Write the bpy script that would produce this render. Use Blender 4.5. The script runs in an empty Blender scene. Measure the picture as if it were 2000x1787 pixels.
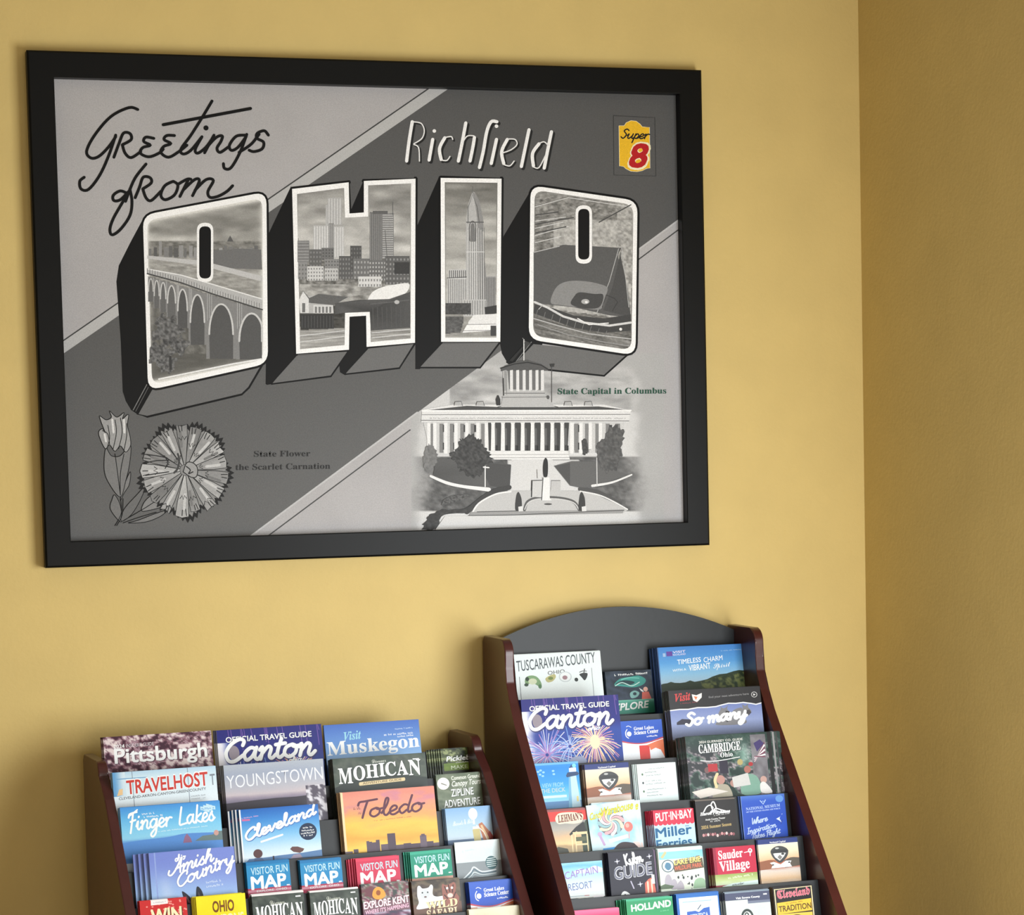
# Motel lobby corner: framed postcard poster on an ochre wall above two cherry brochure racks.
import bpy, bmesh, math, random
import numpy as np
from mathutils import Matrix, Vector
from mathutils.geometry import tessellate_polygon, delaunay_2d_cdt

scene = bpy.context.scene
C = scene.collection
R = math.radians

# ---------------------------------------------------------------- camera, world, lights, exposure
CAM_LOC = np.array([-1.1621, -4.6849, 1.6012])
CAM_ROT = (1.5029, 0.0233, -0.2976)
FPX, PCX, PCY = 4500.0, 1000.0, 1217.57          # focal length and principal point, 2000 x 1787 frame
cam_data = bpy.data.cameras.new('camera')
cam = bpy.data.objects.new('camera', cam_data)
C.objects.link(cam)
cam.location = CAM_LOC
cam.rotation_euler = CAM_ROT
cam_data.sensor_fit = 'HORIZONTAL'
cam_data.sensor_width = 36.0
cam_data.lens = FPX / 2000.0 * 36.0
cam_data.shift_y = (PCY - 893.5) / 2000.0
cam_data.clip_start = 0.05
scene.camera = cam

scene.view_settings.view_transform = 'Standard'
scene.view_settings.look = 'None'
scene.view_settings.gamma = 1.0
scene.view_settings.use_curve_mapping = False
scene.view_settings.exposure = 0.0
scene.cycles.transparent_max_bounces = 32

world = bpy.data.worlds.new('daylight')
scene.world = world
world.use_nodes = True
world.node_tree.nodes['Background'].inputs[0].default_value = (0.80, 0.90, 1.0, 1)
world.node_tree.nodes['Background'].inputs[1].default_value = 0.6

def area_light(name, loc, target, sx, sy, power, col):
    d = bpy.data.lights.new(name, 'AREA')
    d.shape = 'RECTANGLE'; d.size = sx; d.size_y = sy; d.energy = power; d.color = col
    o = bpy.data.objects.new(name, d); C.objects.link(o)
    o.location = loc
    o.rotation_euler = (Vector(target) - Vector(loc)).to_track_quat('-Z', 'Y').to_euler()
    return o
# daylight through the window of the right-hand wall, low and wide; then two added fills, rear and overhead
area_light('window_daylight', (0.98, -1.95, 1.12), (-0.5, -0.3, 0.95), 1.4, 1.3, 76, (0.93, 0.97, 1.0))
area_light('rear_fill_light', (-0.3, -6.9, 1.0), (-0.3, 0, 0.8), 2.4, 1.2, 52, (1.0, 0.97, 0.93))  # added fill from behind the camera; the front wall has no opening
area_light('ceiling_fill_light', (-1.2, -3.2, 2.69), (-1.2, -3.2, 0), 0.6, 1.2, 2, (1.0, 0.93, 0.82))  # added weak warm fill under the ceiling, no fixture there

# ---------------------------------------------------------------- small helpers
def srgb(c, gain=1.0):
    c = np.asarray(c, float)
    if c.ndim == 0: c = np.array([c, c, c])
    c = np.clip(c / 255.0, 0, 1)
    return np.where(c <= 0.04045, c / 12.92, ((c + 0.055) / 1.055) ** 2.4) * gain

def material(name, col, rough=0.5, spec=0.5, metallic=0.0, noise=None, bump=None, coat=0.0, noise_cols=None):
    m = bpy.data.materials.new(name); m.use_nodes = True
    nt = m.node_tree; b = nt.nodes['Principled BSDF']
    l = srgb(col)
    b.inputs['Base Color'].default_value = (*l, 1)
    b.inputs['Roughness'].default_value = rough
    b.inputs['Specular IOR Level'].default_value = spec
    b.inputs['Metallic'].default_value = metallic
    b.inputs['Coat Weight'].default_value = coat
    tc = nt.nodes.new('ShaderNodeTexCoord')
    if noise:
        sc, amt = noise
        n = nt.nodes.new('ShaderNodeTexNoise'); n.inputs['Scale'].default_value = sc; n.inputs['Detail'].default_value = 6
        nt.links.new(tc.outputs['Object'], n.inputs['Vector'])
        r = nt.nodes.new('ShaderNodeValToRGB')
        lo, hi = (l * (1 - amt), l * (1 + amt)) if noise_cols is None else (srgb(noise_cols[0]), srgb(noise_cols[1]))
        r.color_ramp.elements[0].position = 0.3; r.color_ramp.elements[1].position = 0.7
        r.color_ramp.elements[0].color = (*lo, 1); r.color_ramp.elements[1].color = (*hi, 1)
        nt.links.new(n.outputs['Fac'], r.inputs['Fac']); nt.links.new(r.outputs['Color'], b.inputs['Base Color'])
    if bump:
        sc, st, dist = bump
        n2 = nt.nodes.new('ShaderNodeTexNoise'); n2.inputs['Scale'].default_value = sc; n2.inputs['Detail'].default_value = 3
        nt.links.new(tc.outputs['Object'], n2.inputs['Vector'])
        bp = nt.nodes.new('ShaderNodeBump'); bp.inputs['Strength'].default_value = st; bp.inputs['Distance'].default_value = dist
        nt.links.new(n2.outputs['Fac'], bp.inputs['Height']); nt.links.new(bp.outputs['Normal'], b.inputs['Normal'])
    return m

def print_material(name, rough, spec, grain_scale, grain_amt, coat=0.0, alpha=False):
    """ink on paper: colour comes from the sheet's own colour attribute, with fine paper grain"""
    m = bpy.data.materials.new(name); m.use_nodes = True
    nt = m.node_tree; b = nt.nodes['Principled BSDF']
    at = nt.nodes.new('ShaderNodeAttribute'); at.attribute_name = 'ink'
    tc = nt.nodes.new('ShaderNodeTexCoord')
    n = nt.nodes.new('ShaderNodeTexNoise'); n.inputs['Scale'].default_value = grain_scale; n.inputs['Detail'].default_value = 2
    nt.links.new(tc.outputs['Object'], n.inputs['Vector'])
    mr = nt.nodes.new('ShaderNodeMapRange')
    mr.inputs['From Min'].default_value = 0.25; mr.inputs['From Max'].default_value = 0.75
    mr.inputs['To Min'].default_value = 1 - grain_amt; mr.inputs['To Max'].default_value = 1 + grain_amt
    nt.links.new(n.outputs['Fac'], mr.inputs['Value'])
    mu = nt.nodes.new('ShaderNodeVectorMath'); mu.operation = 'SCALE'
    nt.links.new(at.outputs['Color'], mu.inputs[0]); nt.links.new(mr.outputs['Result'], mu.inputs['Scale'])
    nt.links.new(mu.outputs[0], b.inputs['Base Color'])
    b.inputs['Roughness'].default_value = rough
    b.inputs['Specular IOR Level'].default_value = spec
    b.inputs['Coat Weight'].default_value = coat
    b.inputs['Coat Roughness'].default_value = 0.25
    return m

def mesh_obj(name, verts, faces, mats, parent=None, mi=None, smooth=False):
    me = bpy.data.meshes.new(name)
    me.from_pydata([tuple(v) for v in verts], [], [tuple(f) for f in faces])
    for m in (mats if isinstance(mats, (list, tuple)) else [mats]): me.materials.append(m)
    if mi: me.polygons.foreach_set('material_index', mi)
    if smooth: me.polygons.foreach_set('use_smooth', [True] * len(me.polygons))
    me.update()
    o = bpy.data.objects.new(name, me); C.objects.link(o)
    if parent: o.parent = parent
    return o

def box_bm(bm, x0, y0, z0, x1, y1, z1):
    vs = [bm.verts.new(p) for p in [(x0,y0,z0),(x1,y0,z0),(x1,y1,z0),(x0,y1,z0),(x0,y0,z1),(x1,y0,z1),(x1,y1,z1),(x0,y1,z1)]]
    for f in [(0,3,2,1),(4,5,6,7),(0,1,5,4),(1,2,6,5),(2,3,7,6),(3,0,4,7)]: bm.faces.new([vs[i] for i in f])

def bm_obj(name, bm, mat, parent=None, bevel=0.0, seg=2, smooth=False):
    if bevel > 0:
        bmesh.ops.bevel(bm, geom=[e for e in bm.edges], offset=bevel, segments=seg, affect='EDGES', profile=0.5)
    bmesh.ops.recalc_face_normals(bm, faces=bm.faces)
    me = bpy.data.meshes.new(name); bm.to_mesh(me); bm.free()
    me.materials.append(mat)
    if smooth: me.polygons.foreach_set('use_smooth', [True] * len(me.polygons))
    o = bpy.data.objects.new(name, me); C.objects.link(o)
    if parent: o.parent = parent
    return o

def prism(bm, prof, x0, x1):
    """extrude a closed (y, z) profile along x"""
    a = [bm.verts.new((x0, y, z)) for y, z in prof]; b = [bm.verts.new((x1, y, z)) for y, z in prof]
    n = len(prof)
    bm.faces.new(a); bm.faces.new(b[::-1])
    for i in range(n): bm.faces.new((a[i], b[i], b[(i + 1) % n], a[(i + 1) % n]))

def empty(name, matrix=None, label=None, cat=None, group=None, parent=None):
    o = bpy.data.objects.new(name, None); C.objects.link(o); o.empty_display_size = 0.05
    if matrix is not None: o.matrix_world = matrix
    if parent: o.parent = parent
    if label: o['label'] = label
    if cat: o['category'] = cat
    if group: o['group'] = group
    return o

# ---------------------------------------------------------------- flat print: coloured layers of thin ink polygons
_rng = np.random.RandomState(7)
_NT = _rng.rand(256, 256)
def vnoise(x, y):
    x = np.asarray(x, float); y = np.asarray(y, float)
    xi = np.floor(x).astype(int); yi = np.floor(y).astype(int); fx = x - xi; fy = y - yi
    fx = fx * fx * (3 - 2 * fx); fy = fy * fy * (3 - 2 * fy)
    g = lambda i, j: _NT[i % 256, j % 256]
    return (g(xi, yi) * (1 - fx) + g(xi + 1, yi) * fx) * (1 - fy) + (g(xi, yi + 1) * (1 - fx) + g(xi + 1, yi + 1) * fx) * fy
def fbm(x, y, o=4):
    s = 0; a = 0.5; t = 0
    for i in range(o):
        s = s + a * vnoise(x * 2 ** i + 17.3 * i, y * 2 ** i + 5.1 * i); t += a; a *= 0.5
    return s / t
def mixc(a, b, t):
    a = np.atleast_1d(np.asarray(a, float)); b = np.atleast_1d(np.asarray(b, float))
    if a.shape[-1] == 1: a = np.repeat(a, 3, -1)
    if b.shape[-1] == 1: b = np.repeat(b, 3, -1)
    t = np.clip(np.asarray(t, float), 0, 1)[..., None]
    return a * (1 - t) + b * t
def sm(a, b, x):
    t = np.clip((np.asarray(x, float) - a) / (b - a), 0, 1); return t * t * (3 - 2 * t)

def inside(poly, X, Y):
    poly = np.asarray(poly, float); r = np.zeros(X.shape, bool); n = len(poly)
    for i in range(n):
        x0, y0 = poly[i]; x1, y1 = poly[(i + 1) % n]
        if y0 == y1: continue
        c = ((y0 > Y) != (y1 > Y)) & (X < (x1 - x0) * (Y - y0) / (y1 - y0) + x0)
        r ^= c
    return r

def curve(pts, closed=False, n=6):
    p = [np.asarray(q, float) for q in pts]
    if len(p) < 3: return np.array(p)
    out = []
    m = len(p) if closed else len(p) - 1
    for i in range(m):
        a = p[(i - 1) % len(p)] if (closed or i > 0) else p[0]
        b = p[i]; c = p[(i + 1) % len(p)]
        d = p[(i + 2) % len(p)] if (closed or i + 2 < len(p)) else p[-1]
        for k in range(n):
            t = k / n
            out.append(0.5 * (2 * b + (c - a) * t + (2 * a - 5 * b + 4 * c - d) * t * t + (3 * b - a - 3 * c + d) * t ** 3))
    if not closed: out.append(p[-1])
    return np.array(out)

def roundpoly(cs, r, n=5):
    cs = [np.asarray(c, float) for c in cs]; out = []
    for i, c in enumerate(cs):
        a = cs[i - 1]; b = cs[(i + 1) % len(cs)]
        da = (a - c) / np.linalg.norm(a - c); db = (b - c) / np.linalg.norm(b - c)
        p, q = c + da * r, c + db * r
        for k in range(n + 1):
            t = k / n
            out.append((1 - t) ** 2 * p + 2 * t * (1 - t) * c + t * t * q)
    return np.array(out)

BOLD = {}
def _mapr(base_u, base_l, digits=None):
    d = {}
    for i in range(26):
        d[chr(65 + i)] = chr(base_u + i); d[chr(97 + i)] = chr(base_l + i)
    if digits:
        for i in range(10): d[chr(48 + i)] = chr(digits + i)
    return d
STY = {'serif': _mapr(0x1D400, 0x1D41A, 0x1D7CE), 'serifi': _mapr(0x1D468, 0x1D482), 'script': _mapr(0x1D4D0, 0x1D4EA),
       'bold': {}, 'boldi': {}, 'frak': _mapr(0x1D56C, 0x1D586), 'sans': {}}
_tcache = {}; _tobj = []
def text_tris(s, style, off):
    k = (s, style, off)
    if k not in _tcache:
        if not _tobj:                                   # one text curve does all the lettering, then goes
            c = bpy.data.curves.new('lettering', 'FONT'); c.resolution_u = 3
            _tobj.append(bpy.data.objects.new('lettering', c))
        o = _tobj[0]; c = o.data; c.body = ''.join(STY[style].get(ch, ch) for ch in s); c.offset = off
        m = o.to_mesh(); n = len(m.vertices)
        v = np.zeros(n * 3, np.float32); m.vertices.foreach_get('co', v); v = v.reshape(-1, 3)[:, :2].astype(float)
        f = [tuple(p.vertices) for p in m.polygons]
        o.to_mesh_clear()
        _tcache[k] = (v, f)
    return _tcache[k]

# cursive pen strokes, x-height 1, baseline 0: (strokes, advance)
PEN = {
 'a': ([[(.78,.85),(.42,1),(.07,.55),(.25,.02),(.6,.3),(.8,1)],[(.8,1),(.74,.3),(.95,0),(1.15,.3)]],1.02),
 'n': ([[(0,.75),(.15,1),(.18,.6),(.12,0)],[(.15,.4),(.5,.98),(.72,.8),(.66,.2),(.84,0),(1.08,.3)]],.98),
 't': ([[(.34,1.55),(.22,.9),(.18,.3),(.36,0),(.65,.3)],[(0,1.08),(.62,1.15)]],.58),
 'o': ([[(.5,1),(.13,.8),(.06,.3),(.38,0),(.75,.3),(.76,.8),(.5,1),(.62,.82),(1.0,.88)]],.95),
 'l': ([[(0,.3),(.36,1.2),(.45,1.9),(.27,1.95),(.17,1.2),(.17,.3),(.38,0),(.62,.3)]],.58),
 'e': ([[(0,.3),(.55,.6),(.55,.93),(.3,1),(.08,.6),(.15,.1),(.45,0),(.85,.35)]],.76),
 'v': ([[(0,.8),(.2,1),(.35,.02),(.75,.85),(.72,1),(1.0,.85)]],.92),
 'd': ([[(.75,.85),(.4,1),(.05,.5),(.28,0),(.65,.35)],[(.98,2),(.76,.7),(.8,.05),(1.1,.3)]],1.0),
 'i': ([[(0,.4),(.2,1),(.14,.25),(.32,0),(.56,.3)],[(.26,1.42),(.29,1.5)]],.52),
 'm': ([[(0,.75),(.15,1),(.18,.6),(.12,0)],[(.15,.4),(.48,.98),(.66,.8),(.6,0)],[(.63,.4),(.95,.98),(1.15,.8),(1.08,.2),(1.26,0),(1.48,.3)]],1.4),
 's': ([[(0,.3),(.42,1.08),(.4,.8),(.62,.3),(.36,-.02),(.08,.15)],[(.45,.0),(.75,.3)]],.68),
 'h': ([[(0,.3),(.4,1.5),(.46,1.95),(.3,1.95),(.18,1.2),(.1,0)],[(.14,.4),(.5,1),(.7,.75),(.64,.15),(.8,0),(1.02,.3)]],.94),
 'u': ([[(0,.6),(.2,1),(.14,.25),(.36,0),(.75,.5),(.84,1)],[(.84,1),(.77,.2),(.95,0),(1.15,.3)]],1.05),
 'r': ([[(0,.75),(.16,1),(.14,.5),(.12,0)],[(.14,.45),(.42,.95),(.72,.92)]],.72),
 'y': ([[(0,.6),(.18,1),(.18,.3),(.42,.05),(.78,.6),(.86,1)],[(.86,1),(.72,-.4),(.38,-1),(.18,-.7),(.6,-.1),(1.05,.3)]],1.0),
 'g': ([[(.75,.85),(.4,1),(.06,.55),(.25,.05),(.6,.3),(.8,1)],[(.8,1),(.7,-.5),(.35,-1),(.14,-.7),(.6,-.1),(1.05,.3)]],.98),
 'k': ([[(.28,2),(.1,0)],[(.72,1),(.15,.45),(.68,0),(.9,.25)]],.84),
 'p': ([[(.2,1),(.0,-.9)],[(.12,.5),(.45,1),(.72,.6),(.45,0),(.12,.2)],[(.5,0),(.95,.3)]],.85),
 'w': ([[(0,.7),(.15,1),(.2,.1),(.5,.1),(.62,.9)],[(.6,.6),(.7,.02),(1.05,.4),(1.08,1),(1.25,.9)]],1.2),
 'q': ([[(.7,.85),(.4,1),(.05,.5),(.28,0),(.65,.4)],[(.75,1),(.65,-1)]],.9),
 'K': ([[(.25,2),(.1,0)],[(.95,2),(.15,.9),(.85,0),(1.05,.2)]],.98),
 'C': ([[(1.05,1.25),(1.1,1.6),(.8,1.78),(.3,1.4),(.05,.75),(.25,.1),(.65,0),(1.15,.45)]],1.15),
 'T': ([[(0,1.5),(.1,1.85),(.5,1.9),(1.45,2.0)],[(.72,1.9),(.55,1.0),(.42,0)]],.95),
 'F': ([[(0,1.5),(.15,1.9),(.9,2.05)],[(.48,1.9),(.38,1),(.22,-.3)],[(.2,1.0),(.75,1.15)]],.85),
 'L': ([[(.35,2),(.2,1),(.12,.05),(.5,.02),(1.0,.12)]],.95),
 'A': ([[(-.45,.7),(-.5,.2),(-.15,.0),(.3,.6),(.85,2)],[(.85,2),(.8,1),(.85,.0)],[(.3,.7),(.95,.75)]],1.05),
 'V': ([[(0,1.9),(.2,1.9),(.35,0),(1.0,2.0)]],.9),
 'W': ([[(0,2),(.25,0),(.7,1.5),(.85,0),(1.4,2)]],1.2),
 'G': ([[(1.05,1.6),(.7,2.05),(.1,1.2),(.3,0),(.9,.4),(1.0,.9)],[(.6,.9),(1.05,.95),(.9,-.4),(.4,-.6)]],1.2),
 'I': ([[(.3,2),(.2,0)],[(0,2),(.6,2)],[(0,0),(.5,0)]],.6),
 'S': ([[(.9,1.7),(.55,2),(.2,1.6),(.7,.8),(.4,0),(0,.3)]],.9),
 'O': ([[(.6,2),(.15,1.5),(.1,.5),(.5,0),(.95,.5),(.95,1.5),(.6,2)]],1.1),
 ' ': ([],.6)}

class Art:
    """ink layers on one flat sheet; fmap turns drawing coordinates into sheet metres (x, z)"""
    STEP = 0.000006
    def __init__(self, fmap, gain=1.0):
        self.f = fmap; self.gain = gain; self.V = []; self.F = []; self.K = []; self.n = 0; self.z = 0.0; self._hold = False; self.pend = []; self.pcol = None
    # while hold is on, shapes of one colour gather and are laid down as one union of non-overlapping pieces
    @property
    def hold(self): return self._hold
    @hold.setter
    def hold(self, v):
        self._hold = v
        if not v: self._flush()
    def _flush(self):
        if self.pend:
            P, Fs = [], []
            for p, fs in self.pend:
                b = len(P); P += [Vector((float(a), float(c))) for a, c in p]
                for f in fs:                          # counter-clockwise triangles only
                    for i in range(1, len(f) - 1):
                        A, B_, C_ = int(f[0]), int(f[i]), int(f[i + 1])
                        ar = (p[B_][0] - p[A][0]) * (p[C_][1] - p[A][1]) - (p[C_][0] - p[A][0]) * (p[B_][1] - p[A][1])
                        if abs(ar) > 1e-12: Fs.append([A + b, B_ + b, C_ + b] if ar > 0 else [A + b, C_ + b, B_ + b])
            self.pend = []
            if not Fs: return
            ov, _, of, *_r = delaunay_2d_cdt(P, [], Fs, 0, 1e-7)
            V = np.array([(p.x, p.y) for p in ov]); T = np.array([f for f in of if len(f) == 3])
            S = np.array([(p.x, p.y) for p in P])[np.array(Fs)]                # input triangles
            cen = V[T].mean(1); lo, hi = S.min(1), S.max(1); keep = np.zeros(len(T), bool)
            order = np.argsort(cen[:, 0]); cs = cen[order]
            for k in range(len(S)):                                            # keep pieces that lie in some input triangle
                a = np.searchsorted(cs[:, 0], lo[k, 0]); b = np.searchsorted(cs[:, 0], hi[k, 0])
                if a == b: continue
                q = cs[a:b]; (x0, y0), (x1, y1), (x2, y2) = S[k]
                ok = ((x1 - x0) * (q[:, 1] - y0) - (y1 - y0) * (q[:, 0] - x0) >= 0) & ((x2 - x1) * (q[:, 1] - y1) - (y2 - y1) * (q[:, 0] - x1) >= 0) & ((x0 - x2) * (q[:, 1] - y2) - (y0 - y2) * (q[:, 0] - x2) >= 0)
                keep[order[a:b][ok]] = True
            if keep.any(): self._put(V, T[keep], self.pcol)
    def _add(self, pts, faces, cols, union=False):
        pts = np.asarray(pts, float).reshape(-1, 2)
        if not len(pts) or len(faces) == 0: return
        c = np.asarray(cols, float)
        if c.ndim < 2 and (self._hold or union):
            if self.pend and not np.array_equal(c, self.pcol): self._flush()
            self.pcol = c; self.pend.append((pts, faces))
            if not self._hold: self._flush()
        else:
            self._flush(); self._put(pts, faces, cols)
    def _put(self, pts, faces, cols):
        self.z += self.STEP
        x, z = self.f(pts[:, 0], pts[:, 1])
        self.V.append(np.stack([x, np.full(len(x), -self.z), z], 1))
        c = np.asarray(cols, float)
        if c.ndim == 0: c = np.array([c, c, c])
        if c.ndim == 1: c = np.repeat(c[None], len(pts), 0)
        self.K.append(srgb(c, self.gain))
        if isinstance(faces, np.ndarray): self.F.append(faces + self.n)
        else:
            by = {}
            for q in faces: by.setdefault(len(q), []).append(tuple(q))
            for q in by.values(): self.F.append(np.array(q) + self.n)
        self.n += len(pts)
    def next(self): pass
    def poly(self, pts, col, holes=None):
        rings = [[(float(a), float(b)) for a, b in pts]] + [[(float(a), float(b)) for a, b in h] for h in (holes or [])]
        flat = [p for r in rings for p in r]
        tr = tessellate_polygon([[Vector((a, b, 0)) for a, b in r] for r in rings])
        if callable(col):
            a = np.array(flat); col = col(a[:, 0], a[:, 1])
        self._add(flat, tr, col)
    def rect(self, x0, y0, x1, y1, col): self._add([(x0, y0), (x1, y0), (x1, y1), (x0, y1)], [(0, 1, 2, 3)], col)
    def ell(self, cx, cy, rx, ry, col, n=20, a0=0, a1=360):
        t = np.radians(np.linspace(a0, a1, n, endpoint=(a1 - a0) < 360))
        pts = [(cx, cy)] + [(cx + rx * math.cos(k), cy + ry * math.sin(k)) for k in t]
        m = len(pts) - 1
        self._add(pts, [(0, 1 + i, 1 + (i + 1) % m) for i in range(m if (a1 - a0) >= 360 else m - 1)], col)
    def grid(self, x0, y0, x1, y1, nx, ny, fn, clip=None):
        X, Y = np.meshgrid(np.linspace(x0, x1, nx + 1), np.linspace(y0, y1, ny + 1))
        col = np.asarray(fn(X.ravel(), Y.ravel()), float)
        if col.ndim == 1: col = np.repeat(col[:, None], 3, 1)
        I = (np.arange(ny)[:, None] * (nx + 1) + np.arange(nx)[None]).ravel()
        if clip is not None:
            ins = inside(clip, X.ravel(), Y.ravel())
            k = ins[I] & ins[I + 1] & ins[I + nx + 1] & ins[I + nx + 2]; I = I[k]
        self._add(np.stack([X.ravel(), Y.ravel()], 1), np.stack([I, I + 1, I + nx + 2, I + nx + 1], 1), col)
    def line(self, pts, w, col, smooth=False, closed=False, n=5, cap=True):
        p = curve(pts, closed, n) if smooth else np.array([tuple(q) for q in pts], float)
        k = np.r_[True, np.linalg.norm(np.diff(p, axis=0), axis=1) > 1e-9]; p = p[k]
        if len(p) < 2: return
        ww = np.full(len(p), w) if np.ndim(w) == 0 else np.interp(np.linspace(0, 1, len(p)), np.linspace(0, 1, len(w)), w)
        if closed: d = np.roll(p, -1, 0) - np.roll(p, 1, 0)
        else: d = np.gradient(p, axis=0)
        d /= np.linalg.norm(d, axis=1)[:, None] + 1e-12
        nrm = np.stack([-d[:, 1], d[:, 0]], 1) * ww[:, None] / 2
        m = len(p); pts = list(np.concatenate([p + nrm, p - nrm]))
        fs = [(i, (i + 1) % m, m + (i + 1) % m, m + i) for i in range(m if closed else m - 1)]
        if cap and not closed:
            for q, rr in ((p[0], ww[0] / 2), (p[-1], ww[-1] / 2)):
                b = len(pts)
                pts += [q + rr * np.array([math.cos(a), math.sin(a)]) for a in np.linspace(0, 2 * math.pi, 8, endpoint=False)]
                fs.append(tuple(range(b, b + 8)))
        if not smooth and len(p) > 2:
            for q, rr in zip(p, ww / 2):
                b = len(pts)
                pts += [q + rr * np.array([math.cos(a), math.sin(a)]) for a in np.linspace(0, 2 * math.pi, 6, endpoint=False)]
                fs.append(tuple(range(b, b + 6)))
        self._add(pts, fs, col, True)
    def lines(self, many, w, col, smooth=False, n=5):
        self.next(); h = self.hold; self.hold = True
        for q in many: self.line(q, w, col, smooth, n=n)
        self.hold = h
    def text(self, s, x0, y0, x1, y1, h, col, style='bold', shear=0.0, off=0.0):
        """s fitted between baseline points, capital height h; y grows downwards"""
        if style in ('bold', 'boldi'): off = off * .7 + .016; shear += .18 if style == 'boldi' else 0
        v, f = text_tris(s, style, 0.0 if off > .002 else round(off, 4))
        if not len(v): return
        if off > .002:                                # bold: the union of the letters and copies pushed out all round
            ring = [(0, 0)] + [(off * math.cos(k), off * math.sin(k)) for k in np.linspace(.6, .6 + 2 * math.pi, 4, endpoint=False)]
            f = [tuple(i + len(v) * j for i in q) for j in range(len(ring)) for q in f]
            v = np.concatenate([v + np.array(d) for d in ring])
        a, b = v[:, 0].min(), v[:, 0].max(); t = (v[:, 0] - a) / (b - a)
        hh = v[:, 1] / 0.7 * h
        X = x0 + (x1 - x0) * t + hh * shear; Y = y0 + (y1 - y0) * t - hh
        self._add(np.stack([X, Y], 1), f, col, off > 0)
    def pen(self, s, x0, y0, x1, y1, xh, w, col, slant=0.25, bold=None):
        """s in joined cursive strokes between two baseline points, x-height xh"""
        adv = 0; strokes = []
        for ch in s:
            g, a = PEN.get(ch, PEN['e'])
            for st in g: strokes.append([(adv + px_, py_) for px_, py_ in st])
            adv += a
        sx = math.hypot(x1 - x0, y1 - y0) / adv; ca, sa = (x1 - x0), (y1 - y0); L = math.hypot(ca, sa); ca /= L; sa /= L
        self.next(); h = self.hold; self.hold = True
        for st in strokes:
            q = [(u * sx + v * xh * slant, -v * xh) for u, v in st]
            self.line([(x0 + a * ca - b * sa, y0 + a * sa + b * ca) for a, b in q], w, col, smooth=len(q) > 2, n=5)
        self.hold = h
    def fine(self, x0, y0, x1, y1, h, col, seed=0, words=3, style='sans'):
        """a line of print too small to read: short marks of letter height"""
        r = random.Random(seed); self._flush(); Q = []; box = lambda p, q, u, v, _c: Q.append([(p, q), (u, q), (u, v), (p, v)])
        x = 0.0; n = max(6, int(abs(x1 - x0) / (h * 0.75)))
        for i in range(n):
            if r.random() < 0.14: continue
            a = i / n; b = (i + 0.74) / n
            yy0 = y0 + (y1 - y0) * a; k = r.uniform(0.65, 1.0)
            xa, xb = x0 + (x1 - x0) * a, x0 + (x1 - x0) * b
            q = r.random()
            if q < 0.4: box(xa, yy0 - h * k, xa + (xb - xa) * 0.35, yy0, col); box(xa + (xb - xa) * 0.35, yy0 - h * 0.3, xb, yy0, col)
            elif q < 0.7: box(xa, yy0 - h * k, xb, yy0 - h * k * 0.65, col); box(xa + (xb - xa) * 0.3, yy0 - h * k * 0.65, xa + (xb - xa) * 0.7, yy0, col)
            else: box(xa, yy0 - h * k, xa + (xb - xa) * 0.3, yy0, col); box(xb - (xb - xa) * 0.3, yy0 - h * k, xb, yy0, col); box(xa + (xb - xa) * 0.3, yy0 - h * 0.6, xb - (xb - xa) * 0.3, yy0 - h * 0.38, col)
        if Q: self._put(np.array(Q).reshape(-1, 2), np.arange(len(Q) * 4).reshape(-1, 4), col)
    def build(self, name, mat, parent=None):
        self._flush()
        V = np.concatenate(self.V); K = np.concatenate(self.K)
        me = bpy.data.meshes.new(name)
        me.vertices.add(len(V)); me.vertices.foreach_set('co', V.astype(np.float32).ravel())
        li = np.concatenate([f.ravel() for f in self.F]); tot = np.concatenate([np.full(len(f), f.shape[1]) for f in self.F])
        me.loops.add(len(li)); me.loops.foreach_set('vertex_index', li.astype(np.int32))
        me.polygons.add(len(tot)); me.polygons.foreach_set('loop_start', np.r_[0, np.cumsum(tot)[:-1]].astype(np.int32))
        me.update(calc_edges=True)
        at = me.color_attributes.new('ink', 'FLOAT_COLOR', 'POINT')
        at.data.foreach_set('color', np.concatenate([K, np.ones((len(K), 1))], 1).astype(np.float32).ravel())
        me.materials.append(mat); me.update()
        o = bpy.data.objects.new(name, me); C.objects.link(o)
        if parent: o.parent = parent
        return o

# ---------------------------------------------------------------- cover designs (u to the right, v down, both in cover widths)
WHT = (250, 252, 252)
def mottle(a, y1, cols, sx, sy, nx=46, ny=24, y0=0.0, x0=0, x1=1, con=3.0):
    cols = [np.array(c, float) for c in cols]
    def f(X, Y):
        t = np.clip((fbm(X * sx, Y * sy) - 0.5) * con + 0.5, 0, 1) * (len(cols) - 1)
        i = np.clip(t.astype(int), 0, len(cols) - 2); w = (t - i)[:, None]
        ca = np.array(cols)
        return ca[i] * (1 - w) + ca[i + 1] * w
    a.grid(x0, y0, x1, y1, nx, ny, f)
def vgrad(a, stops, x0=0, x1=1, wob=0.0, sx=4, sy=8, nx=24, ny=30):
    ys = [s[0] for s in stops]; cs = np.array([s[1] for s in stops], float)
    def f(X, Y):
        q = Y + wob * (fbm(X * sx, Y * sy) - 0.5)
        return np.stack([np.interp(q, ys, cs[:, k]) for k in range(3)], 1)
    a.grid(x0, ys[0], x1, ys[-1], nx, ny, f)
def shadow_text(a, s, x0, y0, x1, y1, h, col, sh, style='bold', d=0.006, off=0.0, shear=0.0):
    a.text(s, x0 + d, y0 + d, x1 + d, y1 + d, h, sh, style, shear, off)
    a.text(s, x0, y0, x1, y1, h, col, style, shear, off)

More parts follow.
